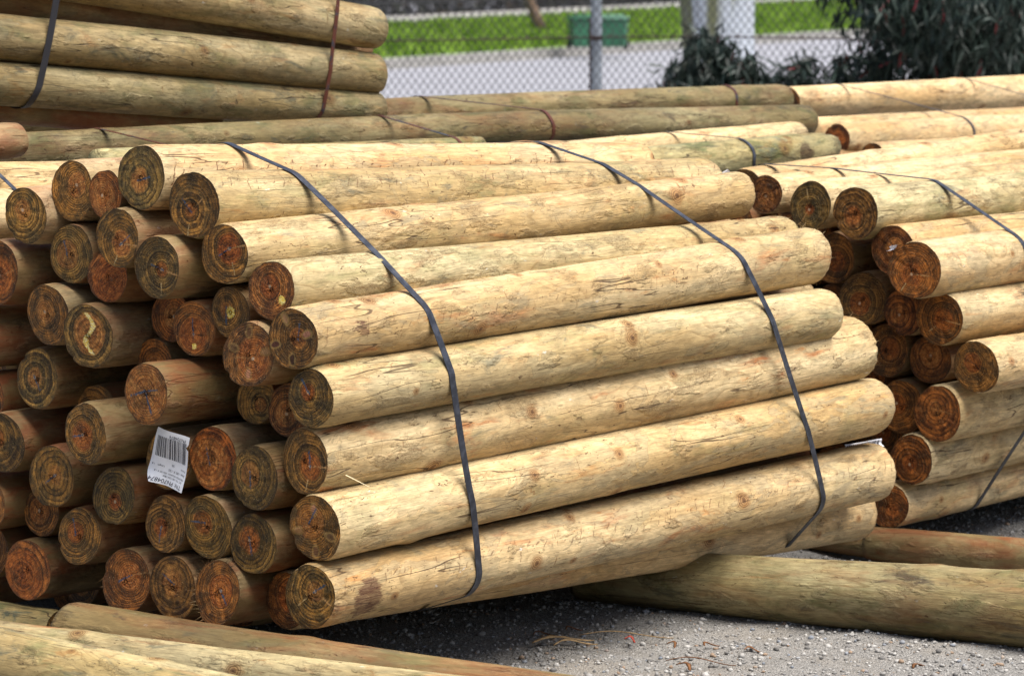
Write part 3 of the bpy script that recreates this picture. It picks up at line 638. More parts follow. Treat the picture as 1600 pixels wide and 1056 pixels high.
def fillers(near, s0, t0, t1, z0, z1, L, seed, **op):      # added poles, coloured dark, that block light in the gaps of a pile
    R = np.random.default_rng(seed); have = [((I['P0'][:2] - O2) @ PX, I['P0'][2], I['r0']) for I in (INFO[e.name] for e in near)]
    out = []
    for _ in range(6000):
        t = R.uniform(t0, t1); z = R.uniform(z0, z1); r = R.uniform(.048, .062)
        if all(math.hypot(t - a, z - b) > r + c - .012 for a, b, c in have):
            s = s0 + R.uniform(-.05, .12); xy = O2 + AX * s + PX * t; P0 = np.array([xy[0], xy[1], z]); have.append((t, z, r))
            out.append(pole(P0, P0 + np.array([AX[0], AX[1], -.02]) * L, r, r, 'dark filler pole added to block light in the gaps between the pole ends', 'filler poles added in the gaps of the piles', fine=False, dark=.8, tone=.6, mark=0, **op))
    return out
GA = 'round treated poles of the large front pile'
EA = {'A1': 0.0, 'A2': -0.001, 'A3': 0.004, 'A4': -0.004, 'A5': 0.023, 'A6': 0.015, 'A7': 0.0, 'A8': 0.01, 'A9': 0.02, 'L1': -0.035, 'L2': -0.007, 'L3': -0.018, 'L4': 0.027, 'L5': -0.028, 'L6': 0.0, 'L7': -0.023, 'L8': 0.03, 'L9': 0.0, 'L10': 0.013, 'L11': -0.076, 'L12': -0.024, 'L13': -0.023, 'L14': 0.022, 'L15': -0.016, 'L16': 0.0, 'L17': -0.074, 'L18': 0.08, 'L19': -0.069, 'L20': -0.051, 'L21': -0.088, 'L22': -0.028, 'L23': 0.057, 'L24': 0.011, 'L25': -0.012, 'L26': -0.01, 'L27': 0.006, 'L28': -0.0, 'L29': 0.0, 'L30': -0.048, 'L31': 0.0, 'L32': -0.007, 'L33': -0.001, 'L34': 0.0, 'L35': -0.009, 'L36': 0.0, 'L37': 0.0, 'L38': 0.02, 'L39': -0.05, 'L40': -0.032, 'L41': 0.006}
# key: u, v, height px, label, options ; front ones also (far u, far v, far h)
A = [
 ('A1', 220,277,105,'topmost pole of the front pile, thick olive sawn end with a pale ringed pith',dict(far=(990,264,86),heart=.34,ticks=1,green=.1,mark=1,ma=2.9,tone=.05,crack=0)),
 ('A2', 303,320,108,'second pole from the top of the front pile, grey brown end with tight rings',dict(far=(1095,291,88),heart=.2,ticks=.8,green=.45,tone=.1,ma=.8,crack=1)),
 ('A3', 351,397,98,'front pile pole whose rust coloured heart carries a short dark blue stroke',dict(far=(1152,304,72),heart=.5,ticks=.2,green=.2,red=.5,ma=-.5,tone=.1,crack=1)),
 ('A4', 424,453,97,'front pile pole with a dark red ringed end and a yellow resin dab',dict(far=(1222,377,78),heart=.35,green=.5,ticks=.2,tone=.9,mark=0,crack=0,dab=(-.027,-.018,.010),fray_far=60)),
 ('A5', 458,530,101,'front pile pole with dark knots round its end and red blotches near the left end',dict(far=(1261,400,90),fknots=1,heart=.3,green=.15,red=.6,tone=.3,ma=1.7,crack=0,ticks=.5,fray_far=50,stain=(.13,-.012,.016))),
 ('A6', 485,622,97,'greenish grey pole in the middle of the front pile, small orange heart crossed in blue',dict(far=(1282,491,84),heart=.28,green=.5,ma=.9,tone=0,crack=0)),
 ('A7', 477,720,105,'front pile pole with reddish streaks along its side and a splinter standing off it',dict(far=(1328,544,101),heart=.42,green=.15,red=.9,ma=1.5,tone=.25,crack=1,ticks=.3,fray_far=20)),
 ('A8', 492,825,106,'third front pole from the bottom, knotty sawn end with a long blue line',dict(far=(1360,635,92),fknots=.7,heart=.5,green=.25,red=.2,ma=2.1,tone=.15,crack=0)),
 ('A9', 484,932,105,'lowest front pole with an orange heart, split end and a large dark brown stain',dict(far=(1364,737,90),heart=.3,green=.1,red=.6,ma=2.6,tone=0,crack=1,ticks=.7,stain=(.10,.014,.040),fray_far=20)),
 ('L39',448,938,93,'pole half hidden behind the lowest front pole, rusty ringed end',dict(far=(1337,799,86),heart=.6,tone=.8,green=.1,mark=0)),
 ('L1',113,298,97,'upper left front pile pole, large round olive end with a centred orange heart',dict(heart=.40,tone=.1,mark=0,crack=0)),
 ('L2',40,337,92,'highest pole end near the left photo edge, dark olive with a small heart',dict(heart=.36,tone=.0,mark=0)),
 ('L3',165,303,80,'orange brown end wedged between the two highest round ends of the front pile',dict(heart=.7,tone=.9,mark=0,dark=.5)),
 ('L4',183,371,98,'olive pole end below the topmost pole, tan heart and a pale crack downward',dict(heart=.40,tone=.0,ma=2.5,dark=.3,crack=1)),
 ('L5',112,397,95,'shaded olive end with an orange heart below the large upper left end',dict(heart=.46,tone=.05,ma=1.3,dark=.5)),
 ('L6',-6,425,105,'orange sided pole cut off by the left edge, level with the third front pole',dict(heart=.5,tone=.7,dark=.45,red=.9,mark=0)),
 ('L7',168,432,84,'rough orange brown end covered in torn fibres, left of the grey cracked end',dict(heart=.9,tone=1.,dark=.3,mark=0)),
 ('L8',245,418,99,'grey brown end with pale cracks, below and left of the second front pole',dict(heart=.22,tone=.15,ma=.3,crack=1,green=.6,dark=.25)),
 ('L9',75,492,100,'brown green end with a red heart, up and left of the yellow splashed end',dict(heart=.36,tone=.3,mark=0,dark=.35,red=.8)),
 ('L10',137,525,105,'pole end splashed down the middle with yellow resin',dict(heart=.6,tone=.15,yellow=1.,dark=.3,mark=0)),
 ('L11',266,495,84,'dark recessed end behind the one with a yellow fleck',dict(heart=.5,tone=.8,dark=.7,mark=0)),
 ('L12',303,513,90,'brown end with a small yellow fleck low on its face',dict(heart=.62,tone=.6,ma=1.5,dark=.5,dab=(0,-.036,.007))),
 ('L13',360,488,85,'olive end with a round bright yellow heart',dict(heart=.3,tone=.1,dark=.4,ma=-1.6,dab=(0,0,.013))),
 ('L14',388,555,105,'orange end with pink knots left of the knotty dark front pole',dict(heart=.62,tone=.7,mark=0,dark=.2,fknots=.6)),
 ('L15',58,592,97,'dark olive speckled end with small orange heart, below left of the yellow splashed end',dict(heart=.32,tone=0,ma=-2.2,green=.8,dark=.15)),
 ('L16',-42,528,98,'brown sided pole running out of the left edge beside the speckled end',dict(dark=.6,red=.7)),
 ('L17',243,568,84,'dark hidden end above the big end with crossed blue strokes',dict(heart=.5,tone=.6,dark=.7,mark=0)),
 ('L18',228,615,98,'protruding pole with mottled orange end crossed by several blue strokes and a mossy rough side',dict(heart=.85,tone=.6,ma=3.0,mark=2.,green=.9,dark=.45,extra=1)),
 ('L19',400,622,84,'dark green end tucked under the orange knotty end',dict(heart=.25,tone=0,dark=.7,mark=0)),
 ('L20',452,640,88,'nearly black red end hidden behind the greenish grey front pole',dict(heart=.5,tone=.9,dark=.8,mark=0)),
 ('L21',150,640,84,'half hidden dark end between the speckled end and the mossy pole',dict(heart=.4,tone=.2,dark=.6,mark=0)),
 ('L22',-25,625,90,'dark red side at the left edge below the speckled end',dict(tone=.9,dark=.8,red=1)),
 ('L23',134,677,100,'olive end with a strong orange heart directly left of the white barcode tag',dict(heart=.46,tone=.05,ma=-.2,green=.6,dark=.15)),
 ('L24',3,692,98,'red brown pole at the left edge with a green ringed end and small orange heart',dict(heart=.28,tone=.1,dark=.65,red=1,ma=-1)),
 ('L25',263,718,98,'pole end hidden behind the white barcode tag',dict(heart=.4,tone=.1,dark=.4,mark=0)),
 ('L26',333,716,103,'rust red end with many close rings right of the white tag',dict(heart=.75,tone=1.,ma=1.3,dark=.1)),
 ('L27',398,747,106,'olive tan end with a blue stroke, left of the reddish streaked front pole',dict(heart=.36,tone=.05,ma=-1.6,green=.3,dark=.3)),
 ('L28',80,745,101,'green grey end with a small pale orange heart and blue mark, near left edge',dict(heart=.28,tone=0,ma=-.6,dark=.5)),
 ('L29',178,774,95,'olive end with a small orange heart, just below left of the white tag',dict(heart=.26,tone=.0,mark=0,dark=.5,red=.9)),
 ('L30',65,800,80,'black brown end sunk deep below the green grey end',dict(heart=.5,tone=.5,dark=.9,mark=0)),
 ('L31',124,838,93,'evenly ringed olive end with an upright blue stroke, lower left of the pile',dict(heart=.34,tone=.05,ma=1.3,dark=.5)),
 ('L32',259,818,93,'brown olive end with a blue stroke, directly below the white tag',dict(heart=.3,tone=.3,ma=-1.4,dark=.5)),
 ('L33',325,824,102,'green end with a short level bright blue stroke through its heart',dict(heart=.36,tone=0,ma=0,dark=.2)),
 ('L34',396,850,100,'olive end with a blue stroke running down, left of the third lowest front pole',dict(heart=.40,tone=0,ma=-1.8,dark=.6,red=.8)),
 ('L35',43,890,100,'red brown rough end at the lower left corner of the pile',dict(heart=.8,tone=.9,mark=0,dark=.75,red=1)),
 ('L36',197,908,103,'rough tan brown end in the bottom row with a blue mark at its lower right',dict(heart=.42,tone=.65,ma=-.5,dark=.4,fray=20)),
 ('L37',270,918,103,'smooth brown end in the bottom row between two rougher ends',dict(heart=.40,tone=.5,ma=.5,dark=.4)),
 ('L38',339,926,104,'splintered end in the bottom row with an orange heart and a slanting blue stroke',dict(heart=.48,tone=.45,ma=-2.2,dark=.5,fray=140)),
 ('L40',-20,860,90,'red sided pole at the left edge just above the bottom row',dict(dark=.8,red=1,tone=.8)),
 ('L41',-22,785,90,'dark pole at the left edge two rows above the bottom',dict(dark=.9,tone=.5)),
]
packA = []
# direction of the inner poles: the front ones fan out slightly with height
for k, u, v, h, lab, op in A:
    op = dict(op); far = op.pop('far', None); op.pop('yh', 0); op.pop('extra', 0)
    P0 = at_s(u, v, -EA[k]); dep = (P0 - CAMP) @ Fv; r0 = h * dep / FPX / 2
    if far:
        t = (P0[:2] - O2) @ PX; P1 = at_t(far[0], far[1], t); r1 = far[2] * ((P1 - CAMP) @ Fv) / FPX / 2
    else:
        z = P0[2]; tl = np.interp(z, [.2, .5, .8, 1.05], [-.025, -.02, -.03, -.015])
        L = (1.68 if k in ('L1', 'L2', 'L3', 'L4') else 1.9) + rnd.uniform(-.04, .04); P1 = P0 + np.array([AX[0], AX[1], tl]) * L; r1 = r0 * rnd.uniform(.95, 1.03)
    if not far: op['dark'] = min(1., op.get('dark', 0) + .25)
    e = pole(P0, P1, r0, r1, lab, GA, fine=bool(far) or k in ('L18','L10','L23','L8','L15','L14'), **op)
    packA.append(e); 
    INFO[e.name]['key'] = k
    if k == 'A7': A7 = e
GR = 'round treated poles of the pile on the right'
ER = dict(R0=0,R1=0,R2=.03,R3=-.05,R4=-.04,R5=0,R6=.1,R7=-.03,R8=.01,R9=-.06,R10=-.05,R11=0,R12=-.05,R13=0,R14=0,R15=0,RT1=-.21,RT2=-.22)
B = [
 ('R0',1196,304,62,'dark red end showing as a crescent behind the third front pole',dict(tone=.9,mark=0,ticks=.2)),
 ('R1',1266,321,78,'smaller olive end with a pale pith at the top of the right pile',dict(tone=.05,mark=0,crack=1,heart=.2)),
 ('R2',1337,333,86,'large brown ringed end at top of the right pile, its side tan and grey',dict(tone=.45,mark=0,heart=.35,green=.6,crack=0)),
 ('R3',1300,403,84,'shaded brown end directly right of the longest upper front pole tip',dict(tone=.5,mark=0,dark=.6)),
 ('R4',1349,467,85,'olive brown end with one round heart below the top right ends',dict(tone=.2,mark=0,heart=.4,dark=.4,crack=0)),
 ('R5',1396,392,82,'rough dark red end with a white paper scrap on it, right pile',dict(tone=1.,mark=0,ticks=.5)),
 ('R6',1429,422,93,'right pile end bleached grey in its lower half with an orange top',dict(tone=.6,mark=0,heart=.4,crack=1,ticks=.3)),
 ('R7',1412,488,76,'dark red sliver of an end behind the starred end of the right pile',dict(tone=.9,mark=0,dark=.4)),
 ('R8',1467,498,87,'right pile end with a pale star shaped pith and reddish crack',dict(tone=.45,mark=0,heart=.4,crack=1)),
 ('R9',1384,548,85,'nearly black end with a small pale ring at its centre',dict(tone=.7,mark=0,dark=.6)),
 ('R10',1453,562,78,'dark brown end between the nearly black end and the smooth tan one',dict(tone=.7,mark=0,dark=.5,heart=.5)),
 ('R11',1525,574,86,'neat olive tan end furthest right in the right pile',dict(tone=.35,mark=0,heart=.36,crack=0)),
 ('R12',1408,636,86,'dark end hidden behind the tip of the second lowest front pole',dict(tone=.5,mark=0,dark=.6)),
 ('R13',1465,646,91,'coarse orange brown end with a dark round heart and a notch at the top',dict(tone=.9,mark=0,heart=.25)),
 ('R14',1424,718,82,'even dark brown end second from the bottom of the right pile',dict(tone=.85,mark=0,heart=.3,crack=0)),
 ('R15',1388,790,72,'bottom end of the right pile, dark red brown, touching the front pile tip',dict(tone=.85,mark=0,heart=.3)),
 ('RT1',1165,292,60,'uppermost pale pole of the right pile, its left end out of sight',dict(mark=0,green=.1)),
 ('RT2',1215,297,60,'pale pole along the top of the right pile behind the two highest ends',dict(mark=0,green=.2)),
]
packR = []
for k, u, v, h, lab, op in B:
    P0 = at_s(u, v, 2.2 - ER[k]); dep = (P0 - CAMP) @ Fv; r0 = h * dep / FPX / 2
    L = 2.1; uf = 1700; vf = v + (-60 - v) * (uf - u) / (5143 - u)
    if k == 'RT1': vf = v - 84
    t = (P0[:2] - O2) @ PX; P1 = at_t(uf, vf, t); dd = (P1 - P0) / np.linalg.norm(P1 - P0); P1 = P0 + dd * L
    packR.append(pole(P0, P1, r0, r0 * 1.0, lab, GR, fine=k in ('R1','R2','R6','R8','R11','R13','R14','R15','RT1','RT2','R5','R0'), **op))

fillers(packR, 2.34, .16, .80, .12, .86, 1.7, 3)
def tpole(a, b, t, lab, grp, cut=False, **op):    # pole lying in a plane parallel to the piles: (u,v,h) of both ends
    P0 = at_t(a[0], a[1], t); P1 = at_t(b[0], b[1], t); r0 = a[2] * ((P0 - CAMP) @ Fv) / FPX / 2; r1 = b[2] * ((P1 - CAMP) @ Fv) / FPX / 2
    return pole(P0, P1, r0, r1, lab, grp, cut=cut, fine=False, **op)
GN = 'poles lying behind the front pile'
N1 = tpole((-240,298,84), (640,280,74), 1.10, 'pale pole behind the upper left ends of the front pile', GN, green=.1)
N2 = tpole((-200,340,84), (600,325,74), 1.02, 'pale pole just below the other one at the left edge, behind the highest left end', GN, green=.1)
ST = tpole((-110,222,62), (24,219,58), 1.36, 'rusty stub of a pole ending at the upper left edge', GN, dark=.6, red=.2, cut=False, seed=31)
M1 = tpole((520,285,56), (1245,213,47), 1.45, 'pale pole with red flecks behind the tips of the top front poles', GN, ticks=.8, red=.6)
M2 = tpole((540,312,70), (1283,236,60), 1.20, 'greenish pole tip with a dark brown patch behind the front pile', GN, green=1., stain=(-.16,.0,.034), seed=5)
M3 = tpole((600,285,50), (1297,231,44), 1.33, 'teal grey pole tip peeping out beside the one with a dark patch', GN, green=1., shade=-.1)
G3 = tpole((150,250,36), (750,228,30), 1.42, 'low grey pole tip just above the topmost front pole', GN, green=1.)
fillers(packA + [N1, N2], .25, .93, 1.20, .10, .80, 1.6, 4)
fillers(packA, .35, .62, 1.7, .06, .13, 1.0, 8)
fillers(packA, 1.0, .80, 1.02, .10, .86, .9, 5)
GG = 'long weathered green poles behind'
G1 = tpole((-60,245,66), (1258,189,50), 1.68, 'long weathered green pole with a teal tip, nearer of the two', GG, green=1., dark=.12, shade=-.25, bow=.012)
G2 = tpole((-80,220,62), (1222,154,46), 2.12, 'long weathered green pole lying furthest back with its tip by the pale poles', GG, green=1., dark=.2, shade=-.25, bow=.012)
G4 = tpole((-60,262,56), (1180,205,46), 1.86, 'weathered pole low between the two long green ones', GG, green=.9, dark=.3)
GT = 'poles of the raised bundle at the upper left'
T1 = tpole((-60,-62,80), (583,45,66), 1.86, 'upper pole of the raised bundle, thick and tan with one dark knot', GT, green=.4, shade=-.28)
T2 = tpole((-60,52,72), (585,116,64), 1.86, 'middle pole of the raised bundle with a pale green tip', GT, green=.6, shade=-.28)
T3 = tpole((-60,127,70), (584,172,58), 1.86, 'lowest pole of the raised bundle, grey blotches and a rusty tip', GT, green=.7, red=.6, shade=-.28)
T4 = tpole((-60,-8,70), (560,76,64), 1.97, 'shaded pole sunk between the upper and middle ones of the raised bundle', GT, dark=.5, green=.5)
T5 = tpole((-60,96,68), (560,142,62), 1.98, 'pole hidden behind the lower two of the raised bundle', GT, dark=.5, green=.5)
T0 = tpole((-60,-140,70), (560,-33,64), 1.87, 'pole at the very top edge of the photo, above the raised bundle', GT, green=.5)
T6 = tpole((-60,160,60), (330,196,54), 1.93, 'dark pole added as the shade under the raised bundle', GT, dark=.8, green=.5)  # added dark pole stands in for the shadow below the bundle
GW = 'pale poles behind the right pile'
W1 = tpole((1232,159,47), (1700,138,52), 2.25, 'furthest back pale pole at upper right, beginning at a dark end', GW, cut=True, mark=0, tone=.6, green=.05, shade=.05)
W4 = tpole((1262,208,50), (1700,190,54), 1.92, 'pale pole at upper right lying between the furthest and the nearer pale ones', GW, green=.05)
W2 = tpole((1308,219,52), (1700,203,56), 1.76, 'pale pole at upper right with an orange brown end facing left', GW, cut=True, mark=0, tone=.9, green=.05)
W5 = tpole((1240,262,50), (1700,240,54), 1.74, 'dark filler pole added low behind the pale poles at upper right', GW, green=.3, dark=.4)  # added pole, coloured dark to close a bright gap
W3 = tpole((1364,246,48), (1700,228,52), 1.58, 'low pale pole whose brown end just shows above the right pile', GW, cut=True, mark=0, tone=.7, green=.1)

GB = 'timber lying on the ground as bearers'
def hpole(a, b, r0, r1, h0, h1, lab, **op):
    return pole(at_h(a[0], a[1], h0), at_h(b[0], b[1], h1), r0, r1, lab, GB, **op)
hpole((905,895), (1900,978), .060, .092, .060, .088, 'big green weathered log on the gravel at lower right, split and stained', cut=False, green=1., dark=.12, red=.15, name='timber_log', shade=-.12, seed=91)
hpole((1360,848), (1760,886), .042, .05, .045, .05, 'brown rough log behind the big green log at right', cut=False, dark=.75, red=0., green=1., name='timber_log', seed=23)
hpole((1367,852), (1150,822), .034, .034, .04, .04, 'short log under the front pile with a pale grey green end', cut=True, green=1., dark=.4, heart=.05, tone=0., mark=0, name='timber_log', crack=0)
hpole((112,998), (1010,1132), .075, .072, .115, .09, 'olive bearer log directly under the left ends of the front pile', cut=False, green=.9, dark=.45, name='timber_log')  # its dark brown includes painted shade from the pile above
hpole((-100,996), (800,1106), .052, .05, .14, .14, 'pinkish tan pole with a long crack in the bottom left foreground', cut=False, shade=-.2, green=.6, red=.9, name='timber_log')
hpole((-140,1010), (520,1152), .075, .073, .17, .17, 'thick yellowish pole nearest the camera in the bottom left corner', cut=False, green=.7, name='timber_log', shade=.1)
hpole((90,984), (-150,950), .042, .042, .09, .09, 'grey log with a dark end at the left edge under the pile', cut=True, green=1., heart=.1, tone=0., mark=0, name='timber_log')

# ------------------------------------------------------------------ steel straps
def hull2(P):
    P = sorted(map(tuple, P)); 
    def half(Q):
        h = []
        for p in Q:
            while len(h) > 1 and (h[-1][0]-h[-2][0])*(p[1]-h[-2][1]) - (h[-1][1]-h[-2][1])*(p[0]-h[-2][0]) <= 0: h.pop()
            h.append(p)
        return h
    a = half(P); b = half(P[::-1]); return a[:-1] + b[:-1]
def strap(poles, s0, k, lab, grp, mat=None, w=.0185, extra=()):
    pts = []
    for e in poles:
        I = INFO[e.name]; P0, d, L = I['P0'], I['d'], I['L']
        # station plane s = s0 + k*z
        a3 = np.array([AX[0], AX[1], 0]); sP = (P0[:2] - O2) @ AX; x = (s0 + k * P0[2] - sP) / (d @ a3 - k * d[2])
        if x < .02 or x > L - .02: continue
        bw = I['bow'] * math.sin(math.pi * x / L); c = P0 + d * x + I['y'] * math.cos(I['bd']) * bw + I['z'] * math.sin(I['bd']) * bw
        r = I['r0'] + (I['r1'] - I['r0']) * x / L; t = (c[:2] - O2) @ PX
        for q in range(64):
            an = q / 64 * TAU; pts.append((t + math.cos(an) * (r * 1.018), c[2] + math.sin(an) * (r * 1.018)))
    H = hull2(pts); n = len(H); H = np.array(H)
    # resample long spans
    D = []
    for i in range(n):
        a, b = H[i], H[(i+1) % n]; l = np.linalg.norm(b - a); m_ = max(1, int(l / .03))
        for q in range(m_): D.append(a + (b - a) * q / m_)
    D = np.array(D); n = len(D); T_ = np.roll(D, -1, 0) - np.roll(D, 1, 0); T_ /= np.linalg.norm(T_, axis=1)[:, None]; Nn = np.stack([T_[:, 1], -T_[:, 0]], 1)
    V = []; th = .0011
    for i in range(n):
        for off, sw in ((0, -1), (th, -1), (th, 1), (0, 1)):
            p = D[i] + Nn[i] * (off + .0006); s = s0 + k * p[1] + sw * w / 2 + .003 * math.sin(i * .35)
            xy = O2 + AX * s + PX * p[0]; V.append((xy[0], xy[1], p[1]))
    Fq = []
    for i in range(n):
        j = (i + 1) % n
        for q in range(4): Fq.append((i*4+q, i*4+(q+1) % 4, j*4+(q+1) % 4, j*4+q))
    o = mesh_obj('steel_strap', V, Fq, mat or M_STRAP, smooth=False); tag(o, lab, 'strap', grp); return o
def station(u, v, t): p = at_t(u, v, t); return float((p[:2] - O2) @ AX), float(p[2])
def strap_uv(poles, a, ta, b, tb, *r, **kw):     # through two seen points on the pile
    s1, z1 = station(a[0], a[1], ta); s2, z2 = station(b[0], b[1], tb); k = (s1 - s2) / (z1 - z2) if z1 - z2 > .2 else 0.; return strap(poles, s1 - k * z1, k, *r, **kw)
GS = 'steel straps round the front pile'
strap_uv(packA, (365,226), .43, (735,900), -.05, 'blue grey steel strap round the front pile, the left of its two', GS)
strap_uv(packA, (850,222), .43, (1268,760), -.05, 'blue grey steel strap round the front pile, the right of its two', GS)
strap_uv(packR, (1430,275), .2, (1545,745), .0, 'blue steel strap over the top of the right pile with rusty lower end', 'steel straps on the piles behind', M_STRAP)
strap_uv([M1, M2], (1040,214), 1.45, (1120,262), 1.15, 'strap over the pale and greenish tips behind the top front poles', 'steel straps on the piles behind', M_STRAP, w=.013)
strap_uv([G1, G2, G4], (1140,150), 2.1, (1178,190), 1.65, 'rusty strap near the right tips of the long green poles', 'steel straps on the piles behind', M_RUST, w=.014)
strap_uv([G1, G2, G4], (665,168), 2.1, (722,212), 1.65, 'dark strap over the long green poles just right of the raised bundle', 'steel straps on the piles behind', M_RUST, w=.014)
strap_uv([G1, G3], (572,192), 1.72, (628,222), 1.5, 'strap over the green poles below the tip of the raised bundle', 'steel straps on the piles behind', M_RUST, w=.012)
strap_uv([G1, G3], (130,212), 1.72, (172,240), 1.5, 'thin rusty strap on the green pole near the rusty stub', 'steel straps on the piles behind', M_RUST, w=.012)
strap_uv([T0, T1, T2, T3, T4, T5], (513,5), 1.84, (488,188), 1.84, 'rusty brown strap round the raised bundle near its tips', 'steel straps round the raised bundle', M_RUST, w=.014)
strap_uv([T0, T1, T2, T3, T4, T5], (68,5), 1.84, (38,180), 1.84, 'wide black strap round the raised bundle near the left edge', 'steel straps round the raised bundle', simple('black_strap', (.02, .02, .025), .5, .4), w=.022)
strap_uv([W1, W2, W4], (1365,133), 2.1, (1484,222), 1.7, 'thin black strap slanting over the pale poles at upper right', 'steel straps on the piles behind', M_STRAP, w=.011)
strap_uv([W1, W2, W4], (1560,122), 2.1, (1680,215), 1.7, 'thin black strap leaving the photo at the upper right edge', 'steel straps on the piles behind', M_STRAP, w=.011)
strap_uv([N1, N2], (-42,262), 1.12, (-12,318), 1.0, 'short piece of grey strap on the pale pole at the left edge', 'steel straps on the piles behind', M_STRAP, w=.012)

# ------------------------------------------------------------------ tags
M_PAPER = simple('white_plastic_film', (.84, .85, .90), .35, .4, 0, .06, 40); M_INK = simple('black_ink', (.012, .012, .03), .5, .3, 0, .2, 200)
def make_tag(corners, label, full=True, ink=True):
    c = [np.array(x) for x in corners]     # photo order: top-left, top-right, bottom-right, bottom-left
    nrm = np.cross(c[1] - c[0], c[3] - c[0]); nrm /= np.linalg.norm(nrm)
    if nrm @ (CAMP - c[0]) < 0: nrm = -nrm
    def mp(a, b, off=0.):     # a right, b down
        p = (c[0] * (1-a) + c[1] * a) * (1-b) + (c[3] * (1-a) + c[2] * a) * b
        return p + nrm * (off + .004 * math.sin(a * 5 + b * 2) + .003 * math.sin(b * 6 + 1) + .008 * max(0, b - .8) * max(0, .5 - a) * 20)
    e = empty('barcode_tag', tuple(c[0]), label, 'tag', 'white plastic tags on the piles'); inv = Vector(c[0])
    N = 24; V = []; idx = {}
    for side, off in ((0, .0003), (1, 0.)):
        for j in range(N + 1):
            for i in range(N + 1):
                a, b = i / N, j / N
                if full:   # clipped lower left corner, nicked right edge
                    lo = max(0, (b - .80) * .9) ; hi = 1 - .10 * max(0, 1 - abs(b - .20) / .05) ; a = lo + (hi - lo) * a
                V.append(mp(a, b, off) - c[0])
    Fq = []; K = (N + 1) ** 2
    for j in range(N):
        for i in range(N):
            q = (j*(N+1)+i, j*(N+1)+i+1, (j+1)*(N+1)+i+1, (j+1)*(N+1)+i); Fq.append(q); Fq.append(tuple(K + x for x in q[::-1]))
    mesh_obj('film', V, Fq, M_PAPER, e)
    if not ink: return
    R = np.random.default_rng(4); V = []; Fq = []
    a = .10 if full else .05; b0, b1 = (.13, .52) if full else (.15, .85)
    while a < (.94 if full else .95):
        w = R.choice([.008, .008, .016, .024]); ns = 8; bs = len(V)
        for j in range(ns + 1):
            b = b0 + (b1 - b0) * j / ns; V.append(mp(a, b, .0008) - c[0]); V.append(mp(a + w, b, .0008) - c[0])
        for j in range(ns): Fq.append((bs+j*2, bs+j*2+1, bs+j*2+3, bs+j*2+2))
        a += w + R.choice([.009, .009, .017, .022])
    mesh_obj('barcode', V, Fq, M_INK, e, smooth=False)
    if full:
        V = []; Fq = []
        # reading frame is upside down: x' = 1-a, y' measured from the photo's bottom edge
        for txt, x, y, sz in (('TN: PN704874', .06, .10, .105), ('DC TN 100/125X1800', .08, .17, .045), ('TREATED ROUND 100/125 X 1.8', .04, .225, .045), ('Size: 100 X 125', .04, .30, .06), ('Length', .62, .335, .05), ('1.8', .86, .335, .05), ('Pieces:', .04, .375, .045), ('50', .38, .40, .055), ('PN704874', .10, .935, .085)):
            cu = bpy.data.curves.new('t', 'FONT'); cu.body = txt; cu.size = sz; to = bpy.data.objects.new('t', cu); C.objects.link(to)
            me = bpy.data.meshes.new_from_object(to.evaluated_get(bpy.context.evaluated_depsgraph_get())); bs = len(V)
            for v in me.vertices: V.append(mp(1 - (x + v.co.x * 1.25), 1 - (y - v.co.y), .0008) - c[0])
            for p in me.polygons: Fq.append(tuple(bs + i for i in p.vertices))
            bpy.data.objects.remove(to); bpy.data.meshes.remove(me)
        mesh_obj('printed_text', V, Fq, M_INK, e, smooth=False)
sT = .005
make_tag([at_s(249,666,sT-.035), at_s(296,684,sT-.035), at_s(286,770,sT-.035), at_s(229,746,sT-.035)], 'white plastic tag with barcode and upside down print, on a front pile pole end')
t0 = .0
make_tag([at_t(1318,694,.035), at_t(1378,685,.035), at_t(1379,697,.035), at_t(1319,706,.035)], 'white barcode tag squeezed between two front pole tips at right', False)
make_tag([at_s(1391,385,2.19), at_s(1401,383,2.19), at_s(1399,388,2.19), at_s(1392,392,2.19)], 'tiny white paper scrap stuck to a dark red pole end', False, False)
make_tag([at_s(1128,272,1.75), at_s(1137,264,1.75), at_s(1141,272,1.75), at_s(1130,276,1.75)], 'tiny white folded scrap by the tip of the second pole', False, False)

# splinter on the reddish pole
m = MB(); I = INFO[A7.name]; mw = A7.matrix_world.inverted() if False else None
Mi = Matrix(((I['d'][0], I['y'][0], I['z'][0], I['P0'][0]), (I['d'][1], I['y'][1], I['z'][1], I['P0'][1]), (I['d'][2], I['y'][2], I['z'][2], I['P0'][2]), (0, 0, 0, 1))).inverted()
pa = Mi @ Vector(at_t(540, 742, -.05)); pb = Mi @ Vector(at_t(578, 761, -.09)); m.tube([tuple(pa), tuple(pb)], [.0012, .0005], 4); m.build('splinter', simple('fresh_splinter', (.75, .62, .38), .6), A7)

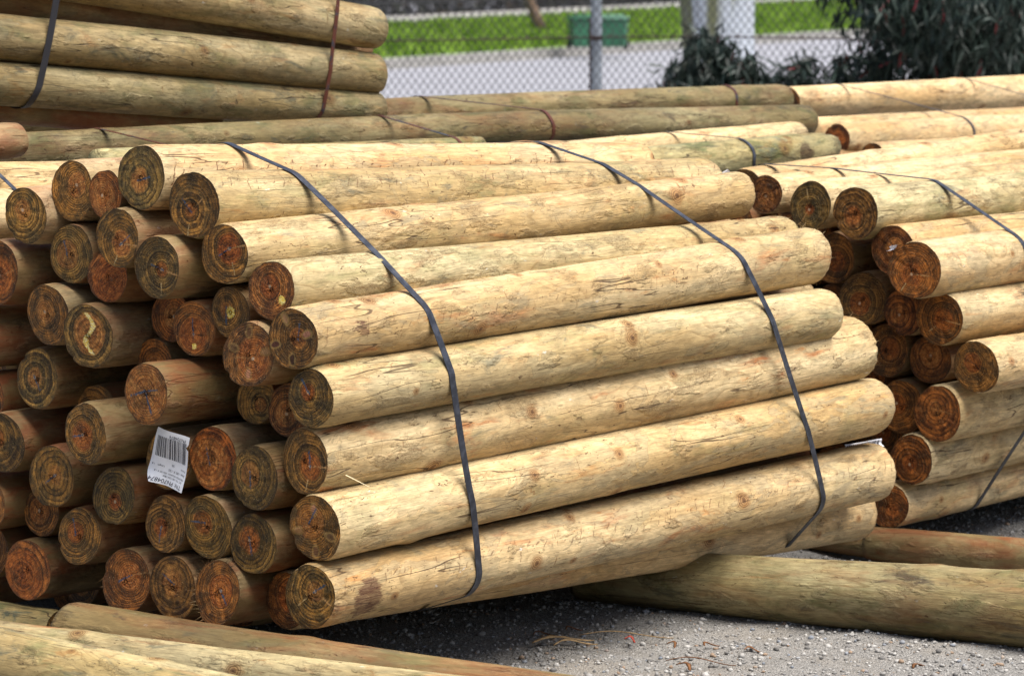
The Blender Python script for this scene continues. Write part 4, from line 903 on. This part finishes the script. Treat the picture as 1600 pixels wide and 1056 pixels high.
# ------------------------------------------------------------------ litter on the gravel
M_BARK = simple('dry_bark', (.36, .24, .12), .7, .2, 0, .45, 40); M_DL = simple('dead_leaf', (.17, .075, .03), .7, .2, 0, .4, 60); M_RED = simple('red_leaf', (.35, .05, .03), .6)
def stripthing(name, a, b, w, lab, cat, mat, grp, lift=.012, curl=.006):
    A_ = at_h(a[0], a[1], .0); B_ = at_h(b[0], b[1], .0); d = B_ - A_; L = np.linalg.norm(d); d /= L; s = np.cross([0, 0, 1.], d); V = []; N = 12
    for i in range(N + 1):
        t = i / N; ww = w * (math.sin(math.pi * (.08 + .86 * t)) ** .6) * (1 + .2 * math.sin(i * 2.1)); p = A_ + d * L * t + s * .012 * math.sin(t * 4) + np.array([0, 0, lift + curl * math.sin(t * 5)])
        V += [p - s * ww, p + np.array([0, 0, ww * .35]), p + s * ww, p - np.array([0, 0, .0015])]
    Fq = []
    for i in range(N):
        for q in range(4): Fq.append((i*4+q, i*4+(q+1) % 4, (i+1)*4+(q+1) % 4, (i+1)*4+q))
    Fq += [(3,2,1,0), tuple(N*4 + q for q in range(4))]
    tag(mesh_obj(name, V, Fq, mat, smooth=True), lab, cat, grp)
GL = 'bark strips and sticks on the gravel'
stripthing('bark_strip', (832,1012), (925,1003), .010, 'broad tan bark strip on the gravel right of the bearer logs', 'bark', M_BARK, GL)
stripthing('bark_strip', (865,1016), (930,1009), .006, 'darker bark strip just in front of the broad tan one', 'bark', M_BARK, GL)
stripthing('stick', (905,1000), (1052,999), .0028, 'long thin stick lying level on the gravel', 'stick', M_BARK, GL)
stripthing('stick', (1040,1040), (1150,1042), .0022, 'short dark stick near the bottom edge of the photo', 'stick', M_DL, GL)
stripthing('bark_strip', (1468,1002), (1535,999), .005, 'tan bark strip in front of the big green log', 'bark', M_BARK, GL, .008)
R = np.random.default_rng(12)
spots = [(848,995,'curled brown leaf left of the broad bark strip'),(895,987,'dark leaf behind the broad bark strip'),(985,1004,'red leaf right of the thin stick middle'),(1050,1012,'red brown leaf below the stick right end'),(1110,1012,'black brown leaf right of the long stick'),(1175,1020,'brown leaf on the gravel halfway to the bottom centre right'),(1228,962,'small red brown leaf in front of the big green log'),(1070,1046,'leaf beside the short dark stick'),(1440,1046,'lone leaf at lower right'),(1395,955,'leaf lying close to the big green log')]
for i, (u, v, lab) in enumerate(spots):
    a = R.uniform(-.6, .6); l = R.uniform(9, 16)
    stripthing('dead_leaf', (u - l * math.cos(a), v - l * .35 * math.sin(a)), (u + l * math.cos(a), v + l * .35 * math.sin(a)), R.uniform(.004, .007), lab, 'leaf', M_RED if 'red leaf' in lab else M_DL, 'dead leaves on the gravel', .008, .004)
